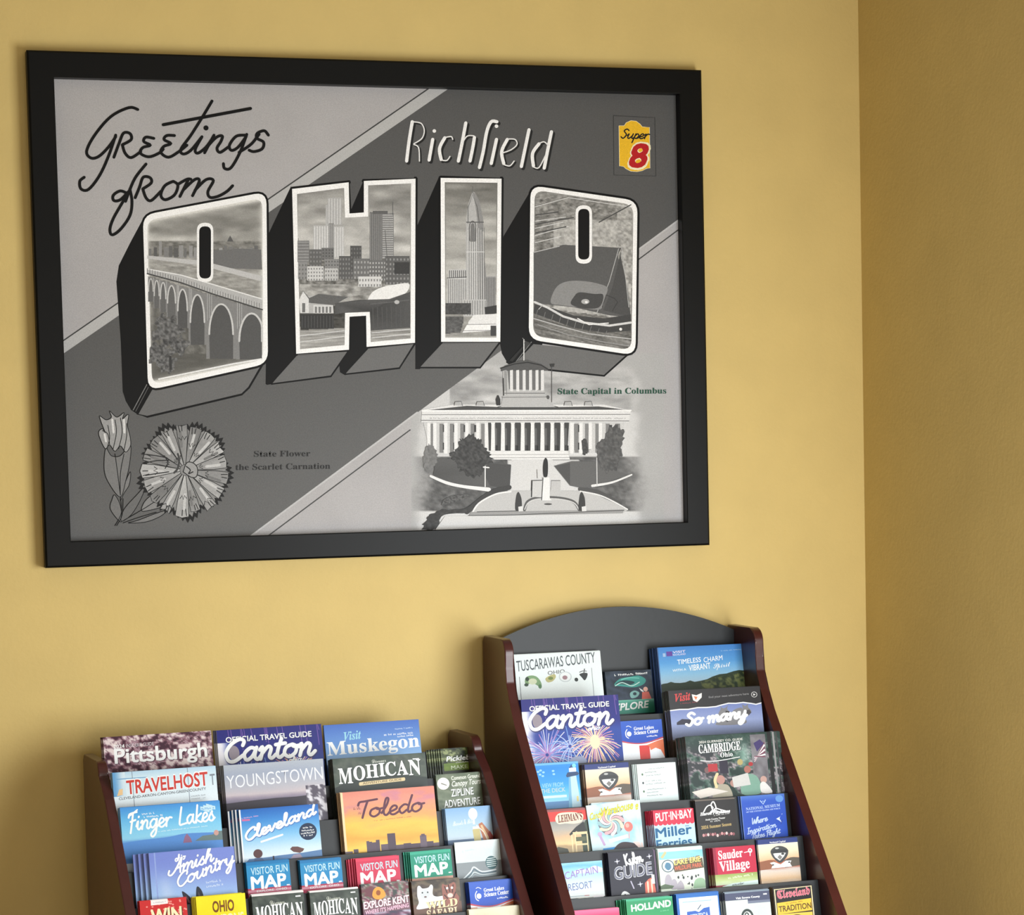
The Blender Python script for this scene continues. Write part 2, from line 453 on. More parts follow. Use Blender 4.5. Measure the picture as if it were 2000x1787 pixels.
def c_pittsburgh(a):
    mottle(a, 0.5, [(70,40,55),(120,80,92),(140,98,112),(200,170,178),(110,75,95),(232,215,215)], 26, 30, 90, 50, con=4.2)
    a.text("2024", .09, .115, .19, .113, .036, WHT); a.text("INSIDER'S GUIDE", .205, .112, .46, .108, .034, (225,215,222), 'sans')
    shadow_text(a, 'Pittsburgh', .09, .258, .95, .25, .14, WHT, (90,60,75), off=.012)
    a.fine(.78, .375, .88, .372, .03, WHT, 3)
def c_canton(a):
    b = [(0, (38,38,120)), (.25, (34,40,128)), (.33, (38,70,160)), (.6, (30,60,150)), (.75, (30,40,110))]
    vgrad(a, b, wob=.06)
    for s in range(16):
        r = random.Random(s); x = r.uniform(0, 1)
        a.line([(x, 0), (x + .01, r.uniform(.05, .2))], .006, (120,90,170))
    a.grid(0, .12, .16, .75, 8, 24, lambda X, Y: mixc((240,238,245), (40,60,150), sm(.03, .15, X + .08 * (fbm(X * 8, Y * 10) - .5))))
    def burst(cx, cy, r0, n, cols, seed, w=.007):
        r = random.Random(seed)
        for c in cols:
            L = []
            for i in range(n):
                t = 2 * math.pi * (i + r.random()) / n; q = r0 * r.uniform(.45, 1)
                L.append([(cx + .02 * math.cos(t), cy + .02 * math.sin(t)), (cx + q * .6 * math.cos(t), cy + q * .55 * math.sin(t)), (cx + q * math.cos(t), cy + q * math.sin(t) + .04)])
            a.lines([[(min(max(x, 0.004), .996), max(y, .18)) for x, y in l] for l in L], w, c, smooth=True, n=3)
    burst(.22, .55, .34, 26, [(150,150,215), (225,225,245), (80,140,215), (180,130,190)], 2)
    burst(.46, .48, .26, 16, [(120,160,225), (190,200,235)], 4)
    burst(.72, .45, .27, 26, [(214,150,140), (238,196,160), (196,140,190), (250,228,190)], 5)
    a.ell(.72, .45, .05, .07, (255,236,190), 14)
    a.ell(.53, .63, .09, .05, (150,160,190), 16)
    shadow_text(a, 'OFFICIAL TRAVEL GUIDE', .08, .118, .90, .11, .05, WHT, (30,30,90), off=.01)
    a.pen('Canton', .056, .302, .905, .287, .112, .048, (50,50,110), .22)
    a.ell(.15, .22, .05, .07, (150,140,150), 16)
    a.pen('Canton', .05, .296, .90, .281, .112, .034, WHT, .22)
    a.pen('Ohio'.replace('O', 'o'), .66, .335, .78, .33, .022, .009, WHT)
def c_muskegon(a):
    vgrad(a, [(0, (72,112,196)), (.2, (104,152,216)), (.4, (160,196,232))])
    a.text('Visit', .20, .165, .38, .155, .085, (160,220,236), 'serifi', off=.01)
    a.text('Muskegon', .015, .305, .985, .275, .135, WHT, 'serif', off=.008)
    a.fine(.62, .145, .93, .138, .018, WHT, 5); a.fine(.74, .09, .93, .085, .014, (200,220,240), 6); a.fine(.76, .168, .93, .163, .016, WHT, 8)
def c_pickle(a):
    mottle(a, .55, [(22,30,16),(60,70,40),(96,110,62),(40,48,28),(150,160,110)], 9, 14, 40, 26)
    a.grid(.05, .40, .85, .60, 10, 6, lambda X, Y: mixc((150,176,70), (90,116,40), fbm(X * 9, Y * 9)))
    a.text('Pickleball', .12, .345, .86, .325, .13, WHT, 'boldi', off=.012)
    a.fine(.35, .41, .85, .40, .04, (220,225,205), 4)
    a.text('MAKE', .22, .57, .62, .56, .10, (215,226,190))
def c_travelhost(a):
    vgrad(a, [(0, (182,214,236)), (.06, (206,230,242)), (.2, (224,240,248)), (.34, (232,242,248)), (.5, (230,238,244))])
    a.grid(0, 0, .12, .24, 6, 8, lambda X, Y: mixc((96,158,210), (214,232,242), sm(.0, .11, X)))
    a.rect(.02, .062, .33, .072, (120,170,210))
    a.poly([(.03,.235),(.055,.17),(.09,.165),(.085,.225)], (236,200,150))
    for x in (.185, .72): a.rect(x, .0, x + .006, .5, (130,142,156))
    a.text('TRAVELHOST', .125, .225, .915, .19, .145, WHT, off=.05)
    a.text('TRAVELHOST', .125, .222, .915, .188, .135, (206,66,58), off=.012)
    a.text('T', .935, .19, .985, .188, .11, (130,140,152))
    a.text('CLEVELAND-AKRON-CANTON-GREEN COUNTY', .045, .275, .89, .235, .026, (96,100,106))
    a.fine(.74, .295, .88, .29, .014, (150,160,168), 9); a.fine(.74, .322, .88, .318, .012, (150,160,168), 10)
def c_youngstown(a):
    vgrad(a, [(0, (176,184,196)), (.12, (160,170,190)), (.26, (186,186,196)), (.33, (204,192,196)), (.365, (150,140,158)), (.45, (96,92,112)), (.8, (60,60,76))], wob=.05, sx=3, sy=10)
    a.poly([(.0,.40),(.15,.392),(.3,.385),(.5,.378),(.7,.38),(.85,.372),(1,.365),(1,.6),(0,.6)], (64,60,70))
    a.grid(.80, .27, 1, .8, 12, 30, lambda X, Y: mixc((90,84,98), (226,224,232), sm(.46, .6, fbm(X * 30, Y * 24))), )
    a.text('YOUNGSTOWN', .02, .245, .985, .215, .135, (236,240,246), 'sans', off=-.004)
def c_mohican_mag(a):
    mottle(a, .6, [(58,72,62),(72,84,74),(92,100,90),(60,70,66)], 7, 9, con=2)
    a.poly(curve([(.0,.33),(.2,.26),(.5,.23),(.8,.25),(1,.28)]).tolist() + [(1,.6),(0,.6)], (52,60,56))
    mohican_word(a, .05, .275, .95, .225, .155, True)
    a.text('Discover', .42, .075, .57, .07, .045, (220,224,215), 'script')
    a.rect(.86, .055, .93, .068, WHT)
    a.poly(roundpoly([(.26,.285),(.76,.265),(.76,.305),(.26,.325)], .015, 3), (226,206,160))
    a.text('ADVENTURE GUIDE', .30, .312, .72, .296, .024, (110,90,60))
def mohican_word(a, x0, y0, x1, y1, h, arch):
    n = 7; word = 'MOHICAN'; ws = [1.3, 1.1, 1.15, .55, 1.0, 1.05, 1.15]; tot = sum(ws); x = 0
    for sh in (1, 0):
        x = 0
        for ch, w in zip(word, ws):
            t0, t1 = x / tot, (x + w * .94) / tot; tc = (t0 + t1) / 2
            lift = -.16 * h * (1 - (2 * tc - 1) ** 2) * (1 if arch else 0) + .06 * h
            sc = 1 + .22 * (2 * tc - 1) ** 2
            xa, xb = x0 + (x1 - x0) * t0, x0 + (x1 - x0) * t1
            ya = y0 + (y1 - y0) * tc + lift + (.12 * h * (2 * tc - 1) ** 2)
            d = .008 if sh else 0
            a.text(ch, xa + d, ya + d, xb + d, ya + d, h * sc, (36,42,38) if sh else WHT, 'serif', off=.012)
            x += w
def c_mohican_small(a):
    mottle(a, .8, [(48,56,50),(62,72,64),(84,92,84),(50,58,54)], 5, 6, 24, 18, con=2)
    a.rect(0, 0, 1, .035, (232,228,226))
    a.text('Discover', .34, .235, .62, .225, .10, (214,218,205), 'script')
    a.rect(.84, .09, .94, .115, WHT)
    mohican_word(a, .06, .56, .97, .53, .30, True)
    a.rect(.3, .62, .72, .68, (214,204,180))
def c_zipline(a):
    mottle(a, .8, [(92,106,84),(108,120,98),(128,138,116),(88,100,80)], 5, 6, 30, 24, con=2)
    a.ell(.14, .20, .125, .135, (240,240,232), 24)
    a.poly([(.10,.18),(.21,.235),(.2,.25),(.09,.2)], (120,120,110))
    a.text('Common Ground', .31, .135, .90, .115, .085, (232,236,224), off=.012)
    a.text('Canopy Tours', .30, .28, .90, .255, .12, (240,243,234), 'boldi')
    for sh in (.012, 0):
        c = (60,72,54) if sh else WHT
        a.text('ZIPLINE', .28 + sh, .50 + sh, .74 + sh, .485 + sh, .16, c, off=.0)
        a.text('ADVENTURE', .12 + sh, .735 + sh, .86 + sh, .71 + sh, .16, c, off=.0)
def c_finger(a):
    vgrad(a, [(0, (74,150,222)), (.1, (96,178,232)), (.22, (130,204,240)), (.31, (150,214,240)), (.33, (112,170,222)), (.42, (96,152,214)), (.5, (90,140,205))], wob=.03)
    a.poly(curve([(0,.345),(.2,.33),(.45,.32),(.62,.30),(.82,.305),(1,.315)]).tolist() + [(1,.55),(0,.55)], (92,146,214))
    a.poly([(.60,.39),(.62,.33),(.645,.30),(.68,.35),(.69,.39)], (150,110,140))
    a.poly([(.72,.38),(.8,.335),(.9,.33),(.97,.30),(1,.30),(1,.39)], (110,130,130)); a.ell(.94, .315, .025, .028, (206,160,150), 12)
    a.ell(.0, 0, .0001, .0001, WHT, 4)
    for X in ('Finger', .07, .205, .50, .185), ('Lakes', .57, .185, .93, .165):
        a.pen(X[0], X[1], X[2] + .025, X[3], X[4] + .025, .085, .019, WHT, .12)
    a.line([(.17,.03),(.09,.085)], .014, WHT); 
    a.fine(.20, .085, .34, .08, .018, WHT, 1); a.fine(.23, .115, .42, .11, .018, WHT, 2)
    a.fine(.36, .265, .86, .245, .012, (225,245,250), 3)
    for i in range(5):
        a.poly([(.80 + .03 * i, .03 - .01 + abs(i - 2) * .012), (.83 + .03 * i, .03 + abs(i - 2) * .01), (.83 + .03 * i, .11 - abs(i - 2) * .012), (.80 + .03 * i, .10 - abs(i - 2) * .01)], (200,232,246))
    a.fine(.81, .08, .94, .075, .02, (90,160,220), 12)
def c_cleveland(a):
    vgrad(a, [(0, (30,100,186)), (.15, (60,138,212)), (.35, (130,192,234)), (.55, (206,230,244)), (.64, (226,240,248)), (.7, (120,160,200))])
    a.rect(.0, .0, .02, .8, (235,240,245))
    a.rect(.03, .125, .13, .15, (206,110,160)); a.fine(.03, .12, .24, .10, .016, (225,170,205), 2)
    a.pen('Cleveland', .06, .415, .96, .135, .075, .040, (70,120,190), .35)
    a.pen('Cleveland', .055, .41, .955, .13, .075, .028, WHT, .35)
    a.line([(.25,.435),(.52,.365)], .024, WHT)
    a.ell(.845, .35, .112, .112, (22,44,76), 28)
    for i, (w, y) in enumerate(((.06,.31),(.08,.345),(.09,.38),(.06,.412))): a.fine(.845 - w, y, .845 + w, y - .004, .022, WHT, 20 + i)
    a.poly([(.03,.7),(.08,.645),(.2,.645),(.33,.64),(.45,.63),(.75,.62),(1,.60),(1,.8),(.03,.8)], (92,130,176))
    a.ell(.195, .585, .058, .058, (92,64,66), 18); a.poly([(.13,.7),(.15,.64),(.24,.64),(.28,.7)], (86,110,150))
    a.poly([(.60,.56),(.63,.53),(.70,.535),(.78,.57),(.76,.60),(.72,.62),(.64,.60)], (104,70,66)); a.poly([(.58,.7),(.64,.635),(.72,.63),(.76,.7)], (150,140,160))
    a.rect(.375, .63, .395, .72, (60,50,60))
def c_toledo(a):
    def f(X, Y):
        st = [(0,(222,140,120)),(.12,(226,150,128)),(.26,(236,166,100)),(.38,(250,196,84)),(.5,(244,170,70)),(.62,(250,206,90)),(.8,(236,160,80))]
        q = Y + .16 * (fbm(X * 3, Y * 12) - .5) - .06 * X
        c = np.stack([np.interp(q, [s[0] for s in st], [s[1][k] for s in st]) for k in range(3)], 1)
        return mixc(c, (204,132,148), sm(.5, .75, fbm(X * 4 + 3, Y * 9)) * sm(.4, .1, Y))
    a.grid(0, 0, 1, .8, 50, 60, f)
    a.rect(0, 0, .025, 1.3, (246,214,170))
    a.fine(.125, .20, .20, .20, .035, (140,84,80), 3); a.fine(.17, .255, .205, .255, .03, (140,84,80), 4)
    a.pen('Toledo', .155, .30, .86, .27, .095, .024, (92,46,66), .2)
    a.fine(.33, .345, .73, .33, .014, (170,96,76), 7)
    d = (92,78,92)
    for x0, x1, y in [(.0,.08,.66),(.09,.14,.64),(.23,.26,.56),(.26,.29,.57),(.29,.33,.58),(.33,.37,.555),(.38,.46,.61),(.455,.54,.495),(.54,.62,.63),(.62,.70,.62),(.70,.80,.63),(.80,.87,.545),(.87,.94,.62),(.94,1,.64)]:
        a.rect(x0, y, x1, .85, tuple(np.array(d) + random.Random(x0).randint(-12, 22)))
    a.rect(.815, .53, .855, .56, d)
def c_beer(a):
    vgrad(a, [(0, (132,176,220)), (.4, (176,206,232)), (.75, (200,218,232))])
    a.ell(.60, .17, .10, .14, (232,240,246), 20); a.rect(.58, .2, .63, .42, (222,232,240))
    a.text('Barrels & Bites', .14, .42, .62, .38, .12, (236,244,248), 'script')
    a.poly([(.56,.55),(.60,.50),(.72,.50),(.73,.85),(.58,.85)], (204,190,130)); a.rect(.57, .47, .72, .53, (240,240,232))
    a.poly([(.70,.42),(.78,.38),(1,.72),(.98,.9),(.80,.9)], (190,120,86)); a.poly([(.74,.46),(.78,.44),(.93,.82),(.86,.84)], (232,196,150))
    a.poly([(.88,.66),(.94,.6),(1,.74),(.98,.9),(.93,.9)], (170,84,80)); a.line([(.66,.45),(.8,.62),(.88,.84)], .02, (250,240,225), True)
def c_amish(a):
    def f(X, Y):
        c = mixc((122,140,214), (166,200,240), sm(.1, .62, Y - .12 * X + .04))
        return mixc(c, (206,220,244), .5 * np.exp(-((X - .16 - .1 * (Y - .3)) / .07) ** 2) * sm(.2, .5, Y))
    a.grid(0, 0, 1, .9, 40, 30, f)
    a.rect(0.06, 0, .075, .9, (150,170,226))
    a.pen('Ohio'.replace('O', 'o'), .30, .125, .42, .10, .035, .014, WHT)
    for w, c in ((.032, (110,128,196)), (.022, WHT)):
        a.pen('Amish', .26, .275, .74, .15, .08, w, c, .45)
        a.pen('Country', .30, .43, .98, .20, .082, w, c, .45)
    a.fine(.64, .41, .82, .40, .026, (214,226,246), 8); a.fine(.64, .46, .84, .45, .026, (214,226,246), 9)
    a.poly(curve([(.35,.49),(.37,.485),(.42,.53),(.47,.6),(.49,.66),(.44,.66),(.38,.6)], True), (52,50,62)); a.poly([(.39,.53),(.45,.62),(.46,.655),(.41,.61)], (140,100,110))
    a.poly(curve([(.52,.46),(.545,.44),(.585,.5),(.60,.6),(.585,.67),(.53,.66),(.51,.58)], True), (48,52,60)); a.poly([(.54,.5),(.57,.56),(.57,.65),(.53,.65)], (96,84,84))
def c_map(a, base, dark, label=''):
    a.rect(0, 0, 1, .62, base); a.rect(0, 0, 1, .07, dark)
    a.fine(.12, .155, .66, .15, .035, dark, 4)
    a.text('VISITOR FUN', .10, .30, .95, .275, .17, (190,226,240), off=.0)
    a.text('MAP', .08, .64, .90, .615, .30, WHT, off=.03)
    a.rect(.90, .585, .97, .61, WHT)
def c_map_blue(a):
    a.rect(0, .6, 1, 1.2, (190,60,90)); c_map(a, (34,140,196), (20,120,180)); a.rect(0, .66, 1, .72, (224,150,170)); a.text('EXPLORE  OHIO', .2, .715, .9, .7, .05, WHT)
def c_map_red(a):
    a.rect(0, .6, 1, 1.2, (206,50,84)); c_map(a, (206,50,84), (228,60,92)); a.rect(0, .68, 1, .75, (240,170,180))
def c_map_green(a):
    a.rect(0, .6, 1, 1.2, (20,140,110)); c_map(a, (18,146,118), (50,170,140)); a.rect(0, .68, 1, .76, (196,150,130))
def c_globe(a):
    a.grid(0, 0, 1, .55, 16, 10, lambda X, Y: mixc((230,240,242), (208,226,228), fbm(X * 3, Y * 4)))
    a.fine(.16, .24, .42, .2, .04, (190,216,214), 2)
    a.rect(0, .48, 1, 1.0, (142,150,154))
    a.ell(.77, .53, .13, .155, (64,104,110), 26)
    for i in range(5):
        y = .43 + i * .045; w = .13 * math.sqrt(max(.05, 1 - ((y - .53) / .155) ** 2)) * .8
        a.line([(.77 - w, y + .006), (.77 + w, y - .004)], .017, (226,240,240))
    for i in range(4):
        a.line([(.12, .86 + i * .035), (.30, .70 + i * .05), (.38, .60 + i * .06), (.55, .72 + i * .035), (.85, .70 + i * .04)], .03 - i * .004, [(226,236,240),(96,120,132),(214,228,232),(170,190,198)][i], True)
def c_win(a):
    a.rect(0, 0, 1, .9, (206,48,48))
    r = random.Random(3)
    a.next(); a.hold = True
    for i in range(40): a.ell(r.uniform(.02, .98), r.uniform(.03, .5), .022, .018, (240,150,140), 8)
    a.hold = False
    a.poly([(.24,0),(.60,0),(.60,.10),(.24,.11)], (246,240,238)); a.fine(.30, .07, .56, .065, .025, (150,150,160), 2)
    shadow_text(a, 'WIN', .22, .50, .88, .48, .30, (248,236,190), (90,30,20), off=.03, d=.02)
def c_ohio(a):
    a.rect(0, 0, 1, .9, (246,226,20))
    a.grid(0, 0, 1, .4, 12, 6, lambda X, Y: mixc((250,236,40), (240,214,10), fbm(X * 3, Y * 3)))
    a.text('OHIO', .32, .335, .76, .33, .22, (120,70,10), off=.03)
    a.text('COUPONS', .14, .60, .94, .58, .2, (250,246,170), off=.02)
def c_kent(a):
    mottle(a, .4, [(60,70,66),(120,60,80),(190,170,170),(80,110,90),(120,100,90),(110,60,70)], 7, 8, 30, 16, con=4)
    a.poly(curve([(.22,.25),(.26,.12),(.36,.07),(.46,.14),(.50,.27),(.40,.34),(.28,.33)], True), (232,160,60)); a.ell(.35, .2, .05, .06, (150,80,30), 12)
    mottle(a, 1.0, [(90,90,110),(200,200,215),(120,60,90),(60,60,80)], 4, 5, 16, 14, y0=.62, con=4)
    a.text('EXPLORE KENT', .02, .53, .99, .46, .155, (196,60,110), off=.045); a.text('EXPLORE KENT', .02, .53, .99, .46, .155, WHT, off=.012)
    a.text("WHERE IT'S HAPPENING", .04, .65, .97, .57, .085, (170,50,96), off=.05); a.text("WHERE IT'S HAPPENING", .04, .65, .97, .57, .085, (236,200,220), off=.01)
def c_safari(a):
    mottle(a, .5, [(60,52,44),(96,84,64),(110,96,80),(70,56,50)], 6, 6, 24, 20, con=3)
    a.poly(curve([(.12,.45),(.10,.30),(.12,.12),(.17,.10),(.22,.16),(.34,.15),(.40,.09),(.44,.14),(.42,.30),(.5,.36),(.72,.36),(.76,.5),(.1,.6)], True), (232,236,238))
    a.ell(.26, .29, .10, .10, (206,212,216), 16)
    for x in (.21, .32): a.ell(x, .25, .018, .018, (60,66,70), 8)
    a.ell(.265, .345, .03, .02, (120,100,100), 8)
    a.poly(curve([(.62,.22),(.64,.10),(.70,.13),(.80,.11),(.88,.08),(.92,.16),(.90,.30),(.96,.42),(.90,.6),(.66,.55)], True), (150,96,84))
    a.lines([[(.68,.16),(.72,.3)],[(.76,.13),(.78,.28)],[(.86,.14),(.83,.3)],[(.9,.3),(.84,.42)],[(.66,.34),(.72,.42)]], .022, (60,36,34))
    for x in (.73, .83): a.ell(x, .2, .025, .03, (240,226,220), 8)
    a.ell(.78, .36, .06, .05, (226,206,196), 10)
    shadow_text(a, 'WILD', .26, .62, .92, .585, .16, (244,214,170), (70,40,24), 'serif', .012, .02)
    shadow_text(a, 'SAFARI', .26, .80, .90, .775, .16, (248,222,184), (70,40,24), 'serif', .012, .02)
def c_science(a):
    vgrad(a, [(0, (54,96,196)), (.3, (38,88,196)), (.56, (34,76,180)), (.8, (34,70,170))])
    a.poly([(0,.50)] + curve([(0,.50),(.3,.58),(.6,.58),(1,.46)]).tolist() + [(1,1.6),(0,1.6)], (196,70,84))
    a.poly(curve([(0,.54),(.3,.61),(.6,.61),(1,.50)]).tolist() + [(1,1.6),(0,1.6)], (236,240,246))
    a.grid(.42, .66, .66, 1.05, 4, 5, lambda X, Y: mixc((224,70,56), (206,50,50), fbm(X * 6, Y * 6)))
    a.poly([(.60,.66),(.85,.56),(1,.52),(1,1.0),(.92,.8),(.8,.74),(.68,.8),(.66,.7)], (226,120,80))
    a.ell(.21, .34, .055, .065, WHT, 16)
    a.line([(.17,.22),(.13,.3),(.14,.40),(.19,.45)], .02, WHT, True); a.line([(.16,.15),(.21,.13),(.27,.17)], .014, WHT, True)
    a.text('Great Lakes', .33, .25, .80, .235, .085, WHT, 'serif', off=.01); a.text('Science Center', .33, .37, .90, .345, .10, WHT, 'serif', off=.012); a.fine(.62, .45, .88, .44, .045, WHT, 4)
def c_science_warm(a):
    c_science(a)
    a.grid(0, .60, 1, 1.3, 20, 12, lambda X, Y: mixc((206,120,90), (236,200,170), fbm(X * 3, Y * 6)), clip=[(-.01,.56),(.3,.62),(.6,.62),(1.01,.51),(1.01,1.5),(-.01,1.5)])
def c_cream(a):
    a.rect(0, 0, 1, 1, (226,220,196)); a.grid(0, 0, 1, .3, 14, 5, lambda X, Y: mixc((232,228,206), (206,196,160), fbm(X * 4, Y * 4)))
def c_tuscarawas(a):
    a.rect(0, 0, 1, 1.2, (236,246,246))
    a.text('TUSCARAWAS COUNTY', .02, .22, .935, .15, .14, (84,92,98), 'sans', off=.008)
    a.text('OHIO', .37, .285, .57, .27, .05, (110,110,110), 'bold')
    a.rect(.04, .29, .046, .7, (60,66,72)); a.rect(.88, .22, .886, .7, (130,136,140))
    r = random.Random(1)
    a.poly(curve([(.12,.30),(.18,.28),(.24,.30),(.28,.36),(.29,.42),(.27,.44),(.22,.40),(.17,.38),(.12,.40),(.10,.36)], True), (130,166,120))
    a.ell(.19, .36, .05, .04, (214,222,190), 14); a.ell(.13, .325, .022, .028, (50,70,56), 10); a.ell(.115, .40, .025, .022, (60,80,64), 10); a.ell(.27, .43, .02, .03, (90,130,90), 10)
    a.poly(curve([(.34,.33),(.40,.29),(.45,.28),(.46,.32),(.42,.37),(.36,.38)], True), (190,186,130)); a.ell(.40, .33, .03, .022, (120,140,80), 10)
    a.ell(.57, .32, .075, .07, (200,210,212), 24); a.ell(.57, .32, .062, .058, (236,242,242), 24); a.ell(.565, .33, .03, .028, (160,130,136), 12)
    a.poly(curve([(.735,.30),(.76,.34),(.79,.38),(.82,.34),(.83,.29),(.79,.28),(.76,.285)], True), (56,60,60)); a.line([(.74,.27),(.78,.255),(.82,.26)], .01, (90,92,92), True); a.line([(.79,.28),(.80,.23)], .012, (90,92,92)); a.ell(.695, .365, .022, .026, (50,56,54), 12)
def c_explore(a):
    mottle(a, .72, [(24,34,46),(40,52,66),(54,66,84),(28,40,50)], 5, 5, 24, 20, con=2)
    a.fine(.20, .12, .92, .11, .05, WHT, 2)
    a.poly(curve([(.18,.34),(.30,.20),(.50,.16),(.72,.14),(.86,.24),(.80,.36),(.60,.42),(.35,.38)], True), (60,150,140))
    a.poly(curve([(.20,.32),(.35,.24),(.52,.25),(.62,.30),(.50,.36),(.35,.33)], True), (30,60,66)); a.line([(.2,.36),(.35,.29),(.55,.38),(.72,.3)], .022, (190,226,216), True); a.line([(.34,.22),(.5,.18),(.72,.2)], .02, (120,200,186), True)
    a.poly([(.70,.44),(.78,.5),(.8,.56),(.74,.52)], (236,240,240)); a.ell(.84, .48, .05, .06, (240,186,170), 12); a.poly([(.76,.55),(.90,.54),(.95,.72),(.74,.74)], (220,110,96))
    a.poly(curve([(.5,.56),(.6,.5),(.7,.56),(.64,.66),(.52,.68)], True), (130,180,176)); a.ell(.60, .58, .04, .04, (40,60,70), 10)
    a.rect(0, .72, 1, 1.4, (64,150,130)); a.grid(0, .72, 1, .80, 8, 2, lambda X, Y: mixc((120,190,170), (64,150,130), sm(.72, .8, Y)))
    a.text('EXPLORE', -.0, .985, .86, .93, .17, WHT, 'boldi', off=.02)
    a.rect(0, 1.06, 1, 2.2, (30,40,46))
def c_timeless(a):
    vgrad(a, [(0, (70,132,204)), (.2, (92,160,220)), (.36, (150,200,232)), (.48, (190,218,236))], x0=.012, x1=.988)
    a.poly([(.012,.47),(.03,.46),(.08,.455),(.12,.44),(.16,.455),(.22,.46),(.28,.455),(.33,.435),(.38,.455),(.45,.445),(.52,.43),(.58,.40),(.66,.375),(.74,.37),(.82,.345),(.88,.335),(.94,.345),(.988,.33),(.988,.9),(.012,.9)], (52,66,50))
    a.grid(.45, .33, .988, .9, 50, 40, lambda X, Y: mixc((44,58,40), (112,120,72), sm(.35, .7, fbm(X * 30, Y * 30))), clip=[(.45,.455),(.58,.415),(.74,.385),(.84,.36),(.988,.345),(.988,.9),(.45,.9)])
    a.rect(.10, .055, .165, .115, (104,74,160)); a.text('VISIT', .17, .082, .31, .075, .028, (230,220,240)); a.text('RICHLAND', .17, .112, .31, .106, .022, (220,214,236)); a.rect(.06,.075,.09,.12,(160,190,226))
    a.fine(.70, .083, .93, .078, .012, (170,205,232), 3)
    a.text('TIMELESS', .21, .225, .47, .205, .06, WHT, 'sans', off=.012); a.text('CHARM', .50, .215, .71, .195, .062, WHT, 'sans', off=.004)
    a.text('WITH A', .15, .315, .30, .305, .03, WHT, 'sans', off=.01); a.text('VIBRANT', .33, .315, .57, .295, .075, WHT, 'sans', off=.012); a.text('Spirit', .60, .30, .79, .28, .065, WHT, 'script')
def c_somany(a):
    a.rect(0, 0, 1, .45, (52,52,54))
    vgrad(a, [(.20, (120,136,190)), (.4, (150,164,206)), (.6, (110,120,150))])
    a.poly([(0,0),(1,0),(1,.20),(.94,.215),(.88,.20),(.8,.185),(.72,.19),(.64,.185),(.56,.20),(.5,.215),(.4,.22),(.3,.215),(.2,.23),(.1,.225),(0,.235)], (52,52,54))
    a.line([(0,.24),(.1,.232),(.2,.236),(.3,.222),(.4,.226),(.5,.222),(.56,.207),(.64,.19),(.72,.196),(.8,.19),(.88,.206),(.94,.222),(1,.208)], .014, (240,242,246))
    a.text('Visit', .065, .135, .235, .12, .095, (206,76,76), 'serifi', off=.02)
    a.poly([(.25,.055),(.30,.07),(.36,.045),(.355,.10),(.30,.155),(.26,.13)], (240,236,232)); a.poly([(.27,.08),(.31,.09),(.29,.13)], (222,130,90))
    a.fine(.12, .168, .31, .158, .014, (150,70,80), 2)
    a.text('find your next adventure here', .43, .115, .87, .098, .026, (150,150,152), 'sans', off=.006)
    a.ell(.93, .10, .034, .036, (190,190,190), 20); a.ell(.93, .10, .026, .028, (52,52,54), 20); a.poly([(.92,.085),(.945,.10),(.92,.115)], (230,230,230))
    g = (132,132,136)
    a.poly(curve([(.50,.40),(.52,.31),(.55,.25),(.545,.215),(.57,.245),(.60,.245),(.63,.215),(.62,.26),(.66,.30),(.70,.27),(.77,.25),(.79,.27),(.79,.215),(.82,.235),(.85,.21),(.85,.25),(.88,.30),(.86,.34),(.80,.36),(.80,.45),(.50,.45)], True), g)
    a.poly([(.60,.28),(.64,.29),(.65,.40),(.60,.42)], (56,54,58)); a.poly([(.80,.3),(.86,.28),(.88,.32),(.84,.36)], (80,78,84))
    a.poly([(.06,.39),(.12,.35),(.2,.36),(.26,.40),(.2,.42),(.06,.42)], (60,60,74))
    a.pen('So many', .16, .44, .82, .37, .075, .032, WHT, .2)
